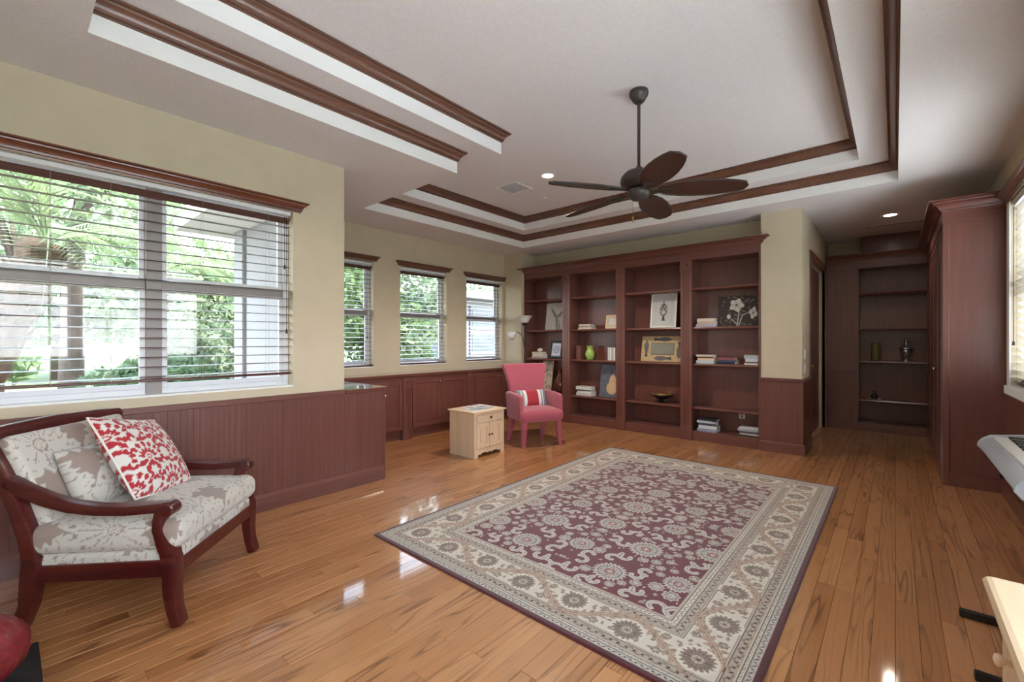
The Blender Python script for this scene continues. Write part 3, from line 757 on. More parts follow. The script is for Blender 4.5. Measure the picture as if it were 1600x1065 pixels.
    for x, y, r, k, a in sm:
        if k < .35: c.petal(x, y, r*2.6, r*.6, a, ivory)
        elif k < .8: c.ros(x, y, r, 5, a, (ivory, grey, (110, 60, 60), ivory))
        else: c.stroke(spiral(x, y, r*.4, r*1.3, a, a+3.2, 8), .003, ivory)
    for x, y, r in big: c.ros(x, y, r, 22, 0, (ivory, (172, 164, 156), dark, grey)); c.ros(x, y, r*.42, 8, .2, (ivory, (150, 70, 74), dark, ivory))
    Q = c.C; ix = np.abs(np.arange(c.nx)-(c.nx-1)/2)+(c.nx-1)/2; iy = np.abs(np.arange(c.ny)-(c.ny-1)/2)+(c.ny-1)/2
    mir = Q[np.ceil(ix-.01).astype(int)][:, np.ceil(iy-.01).astype(int)]
    inner = e >= .43; c.C = np.where(inner[..., None], mir, save)
    # grid mesh with a little pile height; the hem bends down to the floor
    rgp = np.random.default_rng(4); Z = .011+.0008*rgp.random(X.shape); Z = np.where(e < .004, .001, Z)
    V = np.stack([X, Y, Z], -1).reshape(-1, 3); id_ = np.arange(c.nx*c.ny).reshape(c.nx, c.ny)
    F = np.stack([id_[:-1, :-1], id_[1:, :-1], id_[1:, 1:], id_[:-1, 1:]], -1).reshape(-1, 4)
    o = link('area_rug', np_mesh('area_rug', V, F, c.C.reshape(-1, 3)), 'rug', smooth=True); o.location = (-1.565, 3.35, 0)
    tag(o, 'maroon floral oriental rug with a wide cream border on the oak floor', 'rug')
make_rug()

# ---- damask repeat tile
def red_tile(fg, bg):
    c = Canvas(1, 1.3, .006, bg)
    def comma(cx, cy, r0, r1, a0, a1, th):
        p = spiral(cx, cy, r0, r1, a0, a1, 14); n = len(p)
        for i, (x, y) in enumerate(p): c.disc(x, y, th*(.25+.95*math.sin(PI*min(1, .15+.85*i/(n-1)))), fg)
    def motif(cx, cy, s):
        for k in range(-3, 4): a = PI/2+k*.42; c.petal(cx+.10*s*math.cos(a), cy+.10*s*math.sin(a), (.17-.008*abs(k))*s, .036*s, a, fg)
        for k in range(-4, 5): a = PI/2+k*.40; c.petal(cx+.29*s*math.cos(a), cy+.27*s*math.sin(a), (.17-.012*abs(k))*s, .052*s, a, fg, 2, .25)
        c.disc(cx, cy+.02*s, .062*s, fg); c.disc(cx, cy+.02*s, .03*s, bg)
        c.petal(cx, cy-.06*s, .17*s, .07*s, -PI/2, fg)
        for d in (-1, 1):
            c.petal(cx+d*.07*s, cy-.05*s, .27*s, .06*s, PI/2-d*2.0, fg, 2, .3); c.petal(cx+d*.05*s, cy-.13*s, .26*s, .055*s, PI/2-d*2.55, fg, 2, .3)
            comma(cx+d*.37*s, cy-.11*s, .03*s, .10*s, 0, d*4.4, .032*s); comma(cx+d*.36*s, cy+.27*s, .03*s, .085*s, 2, 2-d*4.2, .03*s)
    for cx, cy in ((0, 0), (-.5, .65), (.5, .65), (-.5, -.65), (.5, -.65)): motif(cx, cy, .98)
    for cx, cy in ((0, .52), (0, -.40), (-.5, .15), (.5, .15), (-.5, -.2), (.5, -.2)):
        for k in range(5): c.petal(cx, cy, .11, .026, PI/2+(k-2)*.75, fg)
    return c.C[:-1, :-1]
def damask_tile(fg, bg):
    c = Canvas(1, 1.3, .006, bg)
    def leaf(x, y, L, W, a, lobes=4, amp=.2):
        c.petal(x, y, L, W, a, fg, lobes, amp)
        c.stroke([(x+L*t*math.cos(a), y+L*t*math.sin(a)) for t in (.15, .45, .78)], .005, bg)
        for t in (.35, .55, .72):
            for d in (-1, 1): c.stroke([(x+L*t*math.cos(a), y+L*t*math.sin(a)), (x+L*t*math.cos(a)+.5*W*math.cos(a+d*.8), y+L*t*math.sin(a)+.5*W*math.sin(a+d*.8))], .0035, bg)
    def motif(cx, cy, s):
        for k in range(-4, 5): a = PI/2+k*.36; leaf(cx+.05*s*math.cos(a), cy+.05*s*math.sin(a), (.43-.025*abs(k))*s, .066*s, a, 3, .16)
        for d in (-1, 1):
            for L, W, da in ((.42, .10, 1.75), (.44, .095, 2.2), (.36, .085, 2.65)): leaf(cx+d*.06*s, cy-.04*s, L*s, W*s, PI/2-d*da, 4, .2)
            c.stroke(spiral(cx+d*.40*s, cy-.20*s, .03*s, .10*s, 0, d*4.8), .03*s, fg); c.stroke(spiral(cx+d*.33*s, cy+.38*s, .02*s, .09*s, 2, 2-d*4.6), .027*s, fg)
        leaf(cx, cy-.08*s, .3*s, .085*s, -PI/2, 2, .2); c.disc(cx, cy, .085*s, bg); c.ros(cx, cy, .072*s, 8, 0, (fg, fg, bg, fg))
    for cx, cy in ((0, 0), (-.5, .65), (.5, .65), (-.5, -.65), (.5, -.65)): motif(cx, cy, 1.0)
    return c.C[:-1, :-1]
T_DAM = damask_tile((206, 201, 191), (160, 142, 132)); T_RED = red_tile((182, 52, 60), (228, 224, 217))
def sample(T, u, v, w, h, u0=0, v0=0):
    i = np.floor(np.mod((u+u0)/w, 1)*T.shape[0]).astype(int) % T.shape[0]; j = np.floor(np.mod((v+v0)/h, 1)*T.shape[1]).astype(int) % T.shape[1]; return T[i, j]
def rbox(w_, d_, h_, r, res, puff=0, colf=None, name='cushion'):
    """rounded box on a fine grid with colours; centre at the origin; uv unrolls over the edges"""
    V = []; F = []; U = []; H = np.array([w_, d_, h_])/2
    for ax in range(3):
        for sg in (-1, 1):
            a, b = [(1, 2), (0, 2), (0, 1)][ax]; na, nb = max(2, int(2*H[a]/res)), max(2, int(2*H[b]/res))
            A, B = np.meshgrid(np.linspace(-H[a], H[a], na+1), np.linspace(-H[b], H[b], nb+1), indexing='ij'); P = np.zeros(A.shape+(3,)); P[..., a] = A; P[..., b] = B; P[..., ax] = sg*H[ax]
            if ax == 2: uu, vv = A, B
            elif ax == 1: uu, vv = A, sg*(H[1]+H[2]-sg*0)-sg*B if sg > 0 else -(H[1]+H[2])+B
            else: uu, vv = sg*(H[0]+H[2]-B), A
            o = len(V) and sum(x.shape[0] for x in V); id_ = np.arange(A.size).reshape(A.shape)+o
            f = np.stack([id_[:-1, :-1], id_[1:, :-1], id_[1:, 1:], id_[:-1, 1:]], -1).reshape(-1, 4)
            flip = (sg > 0) == (ax == 1)
            F.append(f[:, ::-1] if flip else f); V.append(P.reshape(-1, 3)); U.append(np.stack([np.broadcast_to(uu, A.shape).ravel(), np.broadcast_to(vv, A.shape).ravel()], -1))
    V = np.concatenate(V); F = np.concatenate(F); U = np.concatenate(U)
    inner = np.clip(V, -(H-r), H-r); d = V-inner; L = np.linalg.norm(d, axis=1, keepdims=True); V2 = inner+np.where(L > 1e-9, d/np.maximum(L, 1e-9)*r, 0)
    if puff:
        k = (1-(V[:, 0]/H[0])**2)*(1-(V[:, 1]/H[1])**2); V2[:, 2] += puff*k*np.sign(V[:, 2])*np.minimum(1, np.abs(V[:, 2])/H[2])
    me = np_mesh(name, V2, F, colf(U[:, 0], U[:, 1], V) if colf else None)
    bm = bmesh.new(); bm.from_mesh(me); bmesh.ops.remove_doubles(bm, verts=bm.verts, dist=1e-5); bm.to_mesh(me); bm.free(); return me
def pillow_mesh(w_, h_, t_, res, colf, name='pillow', pinch=.04, top=True):
    n, k = int(w_/res), int(h_/res); A, B = np.meshgrid(np.linspace(-1, 1, n+1), np.linspace(-1, 1, k+1), indexing='ij')
    prof = (np.clip(1-np.abs(A)**2.6, 0, 1)*np.clip(1-np.abs(B)**2.6, 0, 1))**.55
    X = A*w_/2*(1-pinch*(1-np.abs(B)**2)); Y = B*h_/2*(1-pinch*(1-np.abs(A)**2)); V = []; F = []; C = []; id_ = np.arange(A.size).reshape(A.shape)
    f = np.stack([id_[:-1, :-1], id_[1:, :-1], id_[1:, 1:], id_[:-1, 1:]], -1).reshape(-1, 4)
    for s in (1, -1):
        V.append(np.stack([X, Y, s*prof*t_/2], -1).reshape(-1, 3)); C.append(colf(A*w_/2, B*h_/2).reshape(-1, 3)); F.append((f if s > 0 else f[:, ::-1])+(0 if s > 0 else A.size))
    me = np_mesh(name, np.concatenate(V), np.concatenate(F), np.concatenate(C))
    bm = bmesh.new(); bm.from_mesh(me); bmesh.ops.remove_doubles(bm, verts=bm.verts, dist=1e-5); bm.to_mesh(me); bm.free(); return me
def piping(w_, h_, r, pinch=.04):
    p = []
    for k in range(96):
        t = k/96*4; s = int(t); q = (t-s)*2-1
        a, b = [(q, -1), (1, q), (-q, 1), (-1, -q)][s]; p.append((a*w_/2*(1-pinch*(1-b*b)), b*h_/2*(1-pinch*(1-a*a)), 0))
    return MB().tube(p, r, 6, True)

# ================================================================== furniture
# ---- settee
st = thing('settee', 'wide damask upholstered settee with dark red wood scroll arms by the left window', 'settee', (-3.085, .545, 0), R(137))
HW = .40
def sabre(path, half, x0, x1, name): return MB().ribbon(path, half, x0, x1).build(name, 'settee_wood', st, .006, seg=2, smooth='auto')
for s in (-1, 1):
    x0, x1 = sorted((s*HW, s*(HW-.062)))
    sabre([(-.315, .33), (-.318, .24), (-.318, .16), (-.328, .08), (-.35, .0)], [.034, .034, .03, .026, .024], x0, x1, 'front_leg')
    sabre([(.27, .36), (.285, .25), (.295, .14), (.325, .05), (.352, .0)], [.036, .034, .028, .024, .022], x0, x1, 'back_leg')
    sabre([(.27, .30), (.295, .45), (.345, .60), (.41, .75), (.48, .89)], [.034, .03, .027, .024, .022], x0, x1, 'back_stile')
    # arm: leaves the stile, swoops down, ends in a scroll
    sabre([(.385, .71), (.31, .66), (.22, .617), (.12, .582), (.0, .562), (-.12, .556), (-.22, .562), (-.29, .566)], [.024, .025, .025, .024, .023, .022, .022, .022], x0, x1, 'arm')
    MB().lathe([(.001, x0-.006), (.026, x0-.006), (.034, x0), (.034, x1), (.026, x1+.006), (.001, x1+.006)], 20, (0, -.305, .556), 'x').build('arm_scroll', 'settee_wood', st, .002, smooth='auto')
    sabre([(-.275, .55), (-.262, .50), (-.262, .46), (-.285, .40), (-.305, .35), (-.312, .31)], [.024, .022, .024, .032, .034, .034], x0+s*-.004, x1+s*-.004, 'arm_post')
    MB().box(x0+.012, x1-.012, -.30, .27, .235, .315).build('side_rail', 'settee_wood', st, .005)
MB().box(-HW+.05, HW-.05, -.345, -.295, .235, .305).build('front_rail', 'settee_wood', st, .006)
MB().box(-HW+.05, HW-.05, .255, .30, .235, .315).build('back_rail', 'settee_wood', st, .006)
pts = [(-HW-.006, .487, .905), (-HW*.6, .495, .915), (0, .50, .92), (HW*.6, .495, .908), (HW+.006, .487, .893)]
m = MB(); vs = []; fs = []
for (x, y, z) in pts: vs += [(x, y-.035, z-.028), (x, y+.022, z-.02), (x, y+.03, z+.03), (x, y-.02, z+.036), (x, y-.038, z+.012)]
for i in range(4):
    for k in range(5): fs.append((5*i+k, 5*i+5+k, 5*i+5+(k+1) % 5, 5*i+(k+1) % 5))
m.add(vs, fs+[(0, 1, 2, 3, 4), (24, 23, 22, 21, 20)]).build('crest_rail', 'settee_wood', st, .006)
dcol = lambda u0, v0, sc=.36: (lambda u, v, V=None: sample(T_DAM, u, v, sc*1.15, sc*1.5, u0, v0))
link('seat_deck', rbox(2*HW-.045, .635, .075, .025, .006, 0, dcol(.1, .2)), 'damask', st, True, loc=(0, -.02, .325))
link('seat_cushion', rbox(2*HW-.01, .67, .14, .055, .006, .03, dcol(.0, .05)), 'damask', st, True, loc=(0, -.03, .425))
# back pad leaning between the stiles
link('back_pad', rbox(2*HW-.105, .50, .085, .03, .006, .02, dcol(.02, .1)), 'damask', st, True, loc=(0, .355, .665), rot=(R(90-23), 0, 0))
p1 = tag(link('throw_pillow', pillow_mesh(.36, .34, .15, .006, lambda a, b: sample(T_DAM, a, b, .36, .47, .1, .2)), 'damask', None, True), 'small cream damask pillow leaning on the settee back', 'pillow')
RS = Matrix.Rotation(R(137), 4, 'Z'); RS.translation = Vector((-3.085, .545, 0))
def on_settee(o, loc, rx, rz, ry=0):
    o.matrix_world = RS @ Matrix.Translation(loc) @ Matrix.Rotation(rz, 4, 'Z') @ Matrix.Rotation(rx, 4, 'X') @ Matrix.Rotation(ry, 4, 'Z')
on_settee(p1, (-.06, .23, .645), R(66), R(-5))
p2 = thing('throw_pillow', 'red and white floral print pillow with white piping on the settee', 'pillow')
link('pillow_body', pillow_mesh(.50, .50, .18, .005, lambda a, b: sample(T_RED, a, b, .25, .325, .12, .06), 'pillow_body'), 'redprint', p2, True)
piping(.50, .50, .006).build('pillow_piping', 'paper', p2, smooth=True)
on_settee(p2, (.075, .10, .70), R(56), R(8), R(-14))

# ---- pink chair
pc = thing('armchair', 'rose pink upholstered armchair with flared back in front of the bookcase', 'armchair', (-3.62, 4.62, 0), R(64))
def leg(par, name, mat, top, bot, rt, rb, mid=None):
    pts_ = [top, mid, bot] if mid else [top, bot]; m = MB(); vs = []
    rr = [rt, (rt+rb)/2*1.02, rb] if mid else [rt, rb]
    for (x, y, z), r in zip(pts_, rr): vs += [(x-r, y-r, z), (x+r, y-r, z), (x+r, y+r, z), (x-r, y+r, z)]
    n = len(pts_); fs = [(0, 1, 2, 3), tuple(4*(n-1)+k for k in (3, 2, 1, 0))]
    for i in range(n-1):
        for k in range(4): fs.append((4*i+k, 4*i+4+k, 4*i+4+(k+1) % 4, 4*i+(k+1) % 4))
    return m.add(vs, fs).build(name, mat, par, .005)
for s in (-1, 1):
    leg(pc, 'front_leg', 'pink', (s*.245, -.20, .36), (s*.262, -.222, 0), .036, .02, (s*.248, -.205, .18))
    leg(pc, 'back_leg', 'pink', (s*.235, .19, .40), (s*.262, .30, 0), .036, .02, (s*.242, .215, .2))
link('seat', rbox(.60, .54, .13, .05, .02, .03, name='seat'), 'pink', pc, True, loc=(0, -.01, .395))
MB().box(-.275, .275, -.245, .22, .315, .37).build('seat_apron', 'pink', pc, .015, smooth='auto')
rows = [(.36, .235, .19), (.46, .238, .205), (.60, .246, .23), (.74, .262, .26), (.86, .285, .29), (.95, .308, .315), (1.015, .328, .333), (1.035, .322, .337)]
V = []; F = []; NS = 9
for z, hw, y in rows:
    for k in range(NS):
        t = -1+2*k/(NS-1); V.append((hw*t, y-.045+.02*(1-t*t), z))
    for k in range(NS):
        t = 1-2*k/(NS-1); V.append((hw*t, y+.045+.01*(1-t*t), z))
n2 = 2*NS
for i in range(len(rows)-1):
    for k in range(n2): F.append((i*n2+k, i*n2+(k+1) % n2, (i+1)*n2+(k+1) % n2, (i+1)*n2+k))
F += [tuple(range(n2))[::-1], tuple(range((len(rows)-1)*n2, len(rows)*n2))]
MB().add(V, F).build('backrest', 'pink', pc, .014, smooth='auto', seg=3)
for s in (-1, 1):
    x0, x1 = sorted((s*.315, s*.25)); poly = [(-.235, .33), (.20, .33), (.26, .66), (.2, .675), (.08, .672), (-.06, .668), (-.165, .66), (-.20, .64), (-.212, .58), (-.215, .48)]
    MB().prism(poly, 'x', x0, x1).build('arm', 'pink', pc, .02, smooth='auto', seg=3)
# lumbar cushion
def stripe(a, b, V=None):
    C = np.zeros(np.shape(a)+(3,)); C[:] = lin((176, 58, 68)); t = np.abs(np.asarray(a)); C[(t > .085)] = lin((236, 236, 234)); C[t > .125] = lin((150, 158, 166)); C[t > .15] = lin((226, 228, 230)); C[t > .165] = lin((138, 146, 154)); return C
lc = tag(link('lumbar_cushion', pillow_mesh(.44, .24, .12, .008, stripe), 'stripe', None, True), 'small red cushion with white and grey stripes on the pink armchair', 'cushion')
RC = Matrix.Rotation(R(64), 4, 'Z'); RC.translation = Vector((-3.62, 4.62, 0))
lc.matrix_world = RC @ Matrix.Translation((0, .10, .575)) @ Matrix.Rotation(R(72), 4, 'X')

# ---- pine side cabinet
sx0, sx1, sy0, sy1 = -4.05, -3.625, 3.515, 4.02; o = ((sx0+sx1)/2, (sy0+sy1)/2, 0)
t = thing('side_cabinet', 'small pine cabinet with drawer and double doors beside the pink armchair', 'cabinet', o)
hx, hy = (sx1-sx0)/2, (sy1-sy0)/2
MB().box(-hx, hx-.02, -hy, -hy+.018, 0, .515).build('side_panel', 'pine', t, .002); MB().box(-hx, hx-.02, hy-.018, hy, 0, .515).build('side_panel', 'pine', t, .002)
MB().box(-hx, -hx+.015, -hy+.018, hy-.018, .03, .515).build('back_panel', 'pine', t); MB().box(-hx+.015, hx-.03, -hy+.018, hy-.018, .09, .105).build('bottom_board', 'pine', t)
MB().box(-hx-.018, hx+.022, -hy-.022, hy+.022, .515, .535).build('cabinet_top', 'pine_x', t, .007)
xf = hx-.02
ap = [(-hy, 0), (-hy+.055, 0), (-hy+.06, .03), (-hy+.075, .04), (-hy+.10, .034), (-hy+.13, .05), (-hy+.17, .052), (-.03, .038), (0, .052), (.03, .038), (hy-.17, .052), (hy-.13, .05), (hy-.10, .034), (hy-.075, .04), (hy-.06, .03), (hy-.055, 0), (hy, 0), (hy, .10), (-hy, .10)]
MB().prism(ap, 'x', xf, xf+.02).build('scalloped_apron', 'pine', t)
MB().box(xf, xf+.02, -hy, -hy+.035, .10, .515).build('stile', 'pine', t, .002); MB().box(xf, xf+.02, hy-.035, hy, .10, .515).build('stile', 'pine', t, .002)
MB().box(xf, xf+.018, -hy+.035, hy-.035, .495, .515).build('top_rail', 'pine', t); MB().box(xf, xf+.018, -hy+.035, hy-.035, .395, .408).build('mid_rail', 'pine', t)
dr = MB().box(xf, xf+.028, -hy+.04, hy-.04, .41, .492).build('drawer', 'pine', t, .005)
kp = [(.005, 0), (.006, .01), (.015, .016), (.016, .024), (.009, .03), (.001, .031)]
MB().lathe(kp, 14, (xf+.028, 0, .452), 'x').build('knob', 'bronze_knob', dr, smooth=True)
for s in (-1, 1):
    a, b = sorted((s*.003, s*(hy-.038))); d = panel_door(t, 'door', 'x', xf+o[0], 1, a+o[1], b+o[1], .105, .392, o, None, mat='pine', fw=.045, th=.024)
    MB().lathe([(q[0]*.8, q[1]*.8) for q in kp], 12, (xf+.024, s*.022, .25), 'x').build('knob', 'bronze_knob', d, smooth=True)
def magart(a, b):
    C = np.zeros(a.shape+(3,)); C[:] = lin((214, 206, 198)); C[(np.abs(a) < .07) & (np.abs(b+.03) < .05)] = lin((120, 124, 126)); C[(np.abs(a) < .08) & (np.abs(b-.09) < .02)] = lin((140, 92, 84))
    C[(np.mod(b, .02) < .008) & (b < -.09)] = lin((110, 100, 96)); return C
def flat_print(name, w_, h_, th, colf, res, mat='print', parent=None):
    nx, ny = max(2, int(w_/res)), max(2, int(h_/res)); A, B = np.meshgrid(np.linspace(-w_/2, w_/2, nx+1), np.linspace(-h_/2, h_/2, ny+1), indexing='ij'); n = A.size; id_ = np.arange(n).reshape(A.shape)
    f = np.stack([id_[:-1, :-1], id_[1:, :-1], id_[1:, 1:], id_[:-1, 1:]], -1).reshape(-1, 4)
    V = np.concatenate([np.stack([A, B, np.full(A.shape, th)], -1).reshape(-1, 3), [(-w_/2, -h_/2, 0), (w_/2, -h_/2, 0), (w_/2, h_/2, 0), (-w_/2, h_/2, 0)]])
    c0 = [id_[0, 0], id_[-1, 0], id_[-1, -1], id_[0, -1]]; s_ = [(n+k, n+(k+1) % 4, c0[(k+1) % 4], c0[k]) for k in range(4)]+[(n+3, n+2, n+1, n)]
    C = colf(A, B).reshape(-1, 3); C = np.concatenate([C, np.repeat(C[:1], 4, 0)])
    return link(name, np_mesh(name, V, np.concatenate([f, s_]), C), mat, parent)
for k, (dx, dy, a, lb) in enumerate([(.03, -.07, 68, 'open magazine lying on the pine side cabinet'), (-.03, .08, 96, 'folded magazine lying rearmost on the pine side cabinet')]):
    g = tag(flat_print('magazine', .21, .28, .005, magart, .006), lb, 'magazine'); g.location = (o[0]+dx, o[1]+dy, .535+.0055*k); g.rotation_euler = (0, 0, R(a))

# ---- floor lamp
t = thing('floor_lamp', 'black floor lamp with white torchiere bowl and side reading shade', 'lamp', (-4.865, 5.93, 0))
MB().lathe([(.001, 0), (.13, 0), (.13, .012), (.11, .02), (.02, .03), (.001, .03)], 28).build('base', 'black', t, smooth='auto')
MB().tube([(0, 0, .02), (0, 0, 1.64)], .011, 12).build('pole', 'black', t, smooth='auto')
MB().lathe([(.02, 1.615), (.05, 1.64), (.058, 1.665), (.04, 1.67), (.015, 1.66)], 20).build('shade_holder', 'black', t, smooth=True)
MB().lathe([(.055, 1.665), (.075, 1.69), (.098, 1.735), (.132, 1.785), (.138, 1.788), (.128, 1.785), (.094, 1.737), (.07, 1.693), (.05, 1.672)], 28).build('bowl_shade', 'lamp_shade', t, smooth=True)
gp = [(0, 0, 1.16), (-.01, -.005, 1.28), (-.03, -.01, 1.40), (-.07, -.02, 1.475), (-.13, -.03, 1.505), (-.18, -.035, 1.49)]
arm = MB().tube(gp, .007, 8).build('gooseneck', 'black', t, smooth=True)
m = MB().lathe([(.012, .04), (.022, .03), (.03, .0), (.06, -.05), (.085, -.10), (.08, -.10), (.055, -.05), (.024, -.005)], 20); m.xform(Matrix.Translation((-.20, -.035, 1.485)) @ Matrix.Rotation(R(62), 4, 'Y'))
m.build('reading_shade', 'lamp_shade', t, smooth=True)

# ---- digital piano
ky0, ky1, kx = 2.60, 3.60, .352
t = thing('digital_piano', 'silver keyboard piano with white keys against the right wall', 'keyboard', (.53, 3.1, .765))
kb = lambda x: x-.53; yy = lambda y: y-3.1
MB().prism([(kb(kx), .0), (kb(kx+.02), -.03), (kb(.70), -.03), (kb(.70), .085), (kb(.56), .075), (kb(.535), .042), (kb(.42), .038), (kb(.405), .052), (kb(.385), .046), (kb(.362), .026)], 'y', yy(ky0), yy(ky1)).build('body', 'silver_plastic', t, .004, smooth='auto')
for y in (ky0-.012, ky1): MB().prism([(kb(kx-.004), -.004), (kb(kx+.02), -.035), (kb(.705), -.035), (kb(.705), .092), (kb(.55), .082), (kb(.40), .062), (kb(.366), .04), (kb(kx), .016)], 'y', yy(y), yy(y)+.012).build('end_cheek', 'silver_plastic', t, .004)
kw = .0232; n = int((ky1-ky0-.03)/kw)
wme = MB().box(kb(.412), kb(.545), -kw/2+.0006, kw/2-.0006, .04, .058).mesh('white_key', .0015, 1); wme.materials.append(M['key_white'])
bme = MB().box(kb(.462), kb(.545), -.006, .006, .058, .069).mesh('black_key', .0015, 1); bme.materials.append(M['key_black'])
for k in range(n):
    ob = bpy.data.objects.new('white_key', wme); COL.objects.link(ob); ob.parent = t; ob.location = (0, yy(ky1-.015-kw*(k+.5)), 0)
    if k % 7 not in (2, 6) and k < n-1:
        ob = bpy.data.objects.new('black_key', bme); COL.objects.link(ob); ob.parent = t; ob.location = (0, yy(ky1-.015-kw*(k+1)), 0)
MB().box(kb(.565), kb(.69), yy(ky0+.1), yy(ky1-.1), .080, .088).build('control_panel', 'key_black', t, .002)
t = thing('keyboard_stand', 'black folding stand carrying the silver keyboard', 'stand', (.5, 2.95, 0))
for y in (2.545, 3.09):
    MB().box(-.262, .20, y-.018-2.95, y+.018-2.95, 0, .034).build('foot', 'black', t, .006)
    MB().tube([(-.02, y-2.95, .03), (-.02, y-2.95, .712)], .016, 10).build('upright', 'black', t)
    MB().box(-.13, .18, y-.016-2.95, y+.016-2.95, .704, .729).build('support_arm', 'black', t, .004)
MB().tube([(-.02, 2.545-2.95, .40), (-.02, 3.09-2.95, .40)], .014, 10).build('cross_bar', 'black', t)
tag(MB().box(.40, .49, 2.78, 2.86, 0, .022).box(.405, .47, 2.787, 2.853, .022, .034).build('sustain_pedal', 'black', None, .004), 'black foot pedal on the floor under the keyboard', 'pedal')

# ---- pine cabinet at the right edge
t = thing('pine_dresser', 'pine cabinet with turned knob at the lower right corner', 'cabinet', (.46, 1.42, 0))
o = (.46, 1.42, 0); x0 = .235
MB().box(x0-o[0], .69-o[0], 1.10-o[1], 1.73-o[1], .06, .672).build('cabinet_body', 'pine', t)
m = MB().prism([(.185, .672), (.70, .672), (.70, .70), (.2, .70), (.19, .697), (.182, .688)], 'y', 1.06, 1.79); m.v = [(p[0]-o[0], p[1]-o[1], p[2]) for p in m.v]; m.build('cabinet_top', 'pine_x', t, .003)
for y in (1.675, 1.10): MB().box(x0-.022-o[0], x0-o[0], y-o[1], y+.055-o[1], 0, .672).build('corner_post', 'pine', t, .006)
d = MB().box(x0-.016-o[0], x0-o[0], 1.16-o[1], 1.67-o[1], .47, .655).build('drawer', 'pine', t, .004)
MB().box(x0-.024-o[0], x0-.016-o[0], 1.20-o[1], 1.63-o[1], .50, .63).build('raised_panel', 'pine', d, .006)
MB().lathe([(.009, 0), (.007, -.007), (.006, -.012), (.013, -.017), (.0155, -.024), (.012, -.031), (.001, -.034)], 16, (x0-.024-o[0], 1.565-o[1], .585), 'x').build('knob', 'pine', d, smooth=True)
dd = panel_door(t, 'door', 'x', x0, -1, 1.16, 1.67, .07, .455, o, None, mat='pine', fw=.06)

# ---- red woven pouf on a black plinth, lower left corner
tag(MB().box(-2.69, -2.05, -.52, .083, 0, .085).box(-2.70, -2.04, -.53, .093, .085, .10).build('low_plinth', 'black', None, .004), 'low black wooden plinth on the floor at the lower left corner', 'plinth')
n, k = 56, 32; V = []; F = []
for i in range(k+1):
    a = -PI/2+PI*i/k
    for j in range(n):
        b = 2*PI*j/n; r = 1+.035*math.sin(14*b+(i % 2)*PI/2)*math.cos(a)*(1 if i % 2 else -.4); V.append((.16*r*math.cos(a)*math.cos(b), .16*r*math.cos(a)*math.sin(b), .128*r*math.sin(a)))
for i in range(k):
    for j in range(n): F.append((i*n+j, i*n+(j+1) % n, (i+1)*n+(j+1) % n, (i+1)*n+j))
M['redweave'] = plain('red_woven', S(124, 32, 38), .45, .5, coat=.2, var=.3, scale=70, bump=.8)
o_ = link('woven_ball', np_mesh('woven_ball', V, F), 'redweave', None, True); o_.location = (-2.47, -.095, .10+.130); tag(o_, 'shiny red woven ball on the black plinth', 'ornament')

# ================================================================== things on the shelves
def mat_of(rgb, rough=.55): 
    k = 'c_%d_%d_%d' % rgb
    if k not in M: M[k] = plain(k, S(*rgb), rough, .4, var=.05)
    return k
def book(label, w_, d_, h_, loc, rz, rgb, group=None):
    """lying book: cover boards and spine, page block; width along x (spine towards -y)"""
    t = thing('book', label, 'book', loc, rz, group); b = .003
    MB().box(-w_/2, w_/2, 0, d_, 0, b).box(-w_/2, w_/2, 0, d_, h_-b, h_).box(-w_/2, w_/2, 0, b, b, h_-b).build('cover', mat_of(rgb), t)
    MB().box(-w_/2+.004, w_/2-.004, b, d_-.005, b, h_-b).build('pages', 'paper', t); return t
def stack(where, x0, x1, z, rgbs, names, hs, y=6.205):
    n = len(rgbs); zz = z
    for k in range(n):
        w_ = (x1-x0)*(1-.06*((k*7) % 3)); pos = 'only' if n == 1 else ('bottom' if k == 0 else ('top' if k == n-1 else ('second up' if k == 1 else ('third up' if k == 2 else 'fourth up'))))
        book('%s book, %s of the stack %s' % (names[k], pos, where), w_, .17-.008*k, hs[k], ((x0+x1)/2+.006*((k*5) % 3-1), y+.004*((k*3) % 2), zz+.0005), R(((k*37) % 7-3)*.9), rgbs[k], 'books in the long bookcase')
        zz += hs[k]+.001
    return zz
SH = {'a': 1.542, 'b': 1.045, 'c': .456, 'd': .13}
zt = stack('beside the black framed picture', -4.93, -4.69, SH['b'], [(168, 156, 140), (206, 196, 178), (196, 184, 166)], ['grey', 'cream', 'beige'], [.03, .042, .036])
V = []; F = []
m = MB().lathe([(.001, 0), (.03, .004), (.05, .022), (.052, .035), (.035, .058), (.001, .066)], 20, (-4.80, 6.29, zt+.0005)); tag(m.build('stone_ornament', mat_of((220, 212, 200), .4), None, smooth=True), 'round cream stone resting on a stack of books', 'ornament')
stack('on the second bay upper shelf', -3.95, -3.70, SH['a'], [(206, 196, 182), (150, 138, 126), (196, 186, 172)], ['cream', 'taupe', 'pale'], [.028, .022, .03])
stack('left of the pear painting', -3.985, -3.70, SH['c'], [(196, 194, 190), (226, 224, 220), (60, 58, 58), (214, 212, 206)], ['light grey', 'white', 'thin black', 'off-white'], [.04, .036, .018, .05])
stack('left of the white flower painting', -2.06, -1.80, SH['a'], [(176, 178, 196), (206, 178, 168), (214, 204, 186)], ['lavender', 'pale pink', 'cream'], [.034, .032, .044])
stack('left on the fourth bay middle shelf', -2.055, -1.82, SH['b'], [(186, 204, 214), (226, 196, 168), (70, 58, 54), (206, 196, 178)], ['pale blue', 'peach', 'dark brown', 'cream'], [.042, .03, .018, .026])
zt = stack('central on the fourth bay middle shelf', -1.785, -1.56, SH['b'], [(40, 42, 66), (72, 78, 108), (140, 84, 92)], ['navy', 'slate blue', 'dusty red'], [.03, .024, .03])
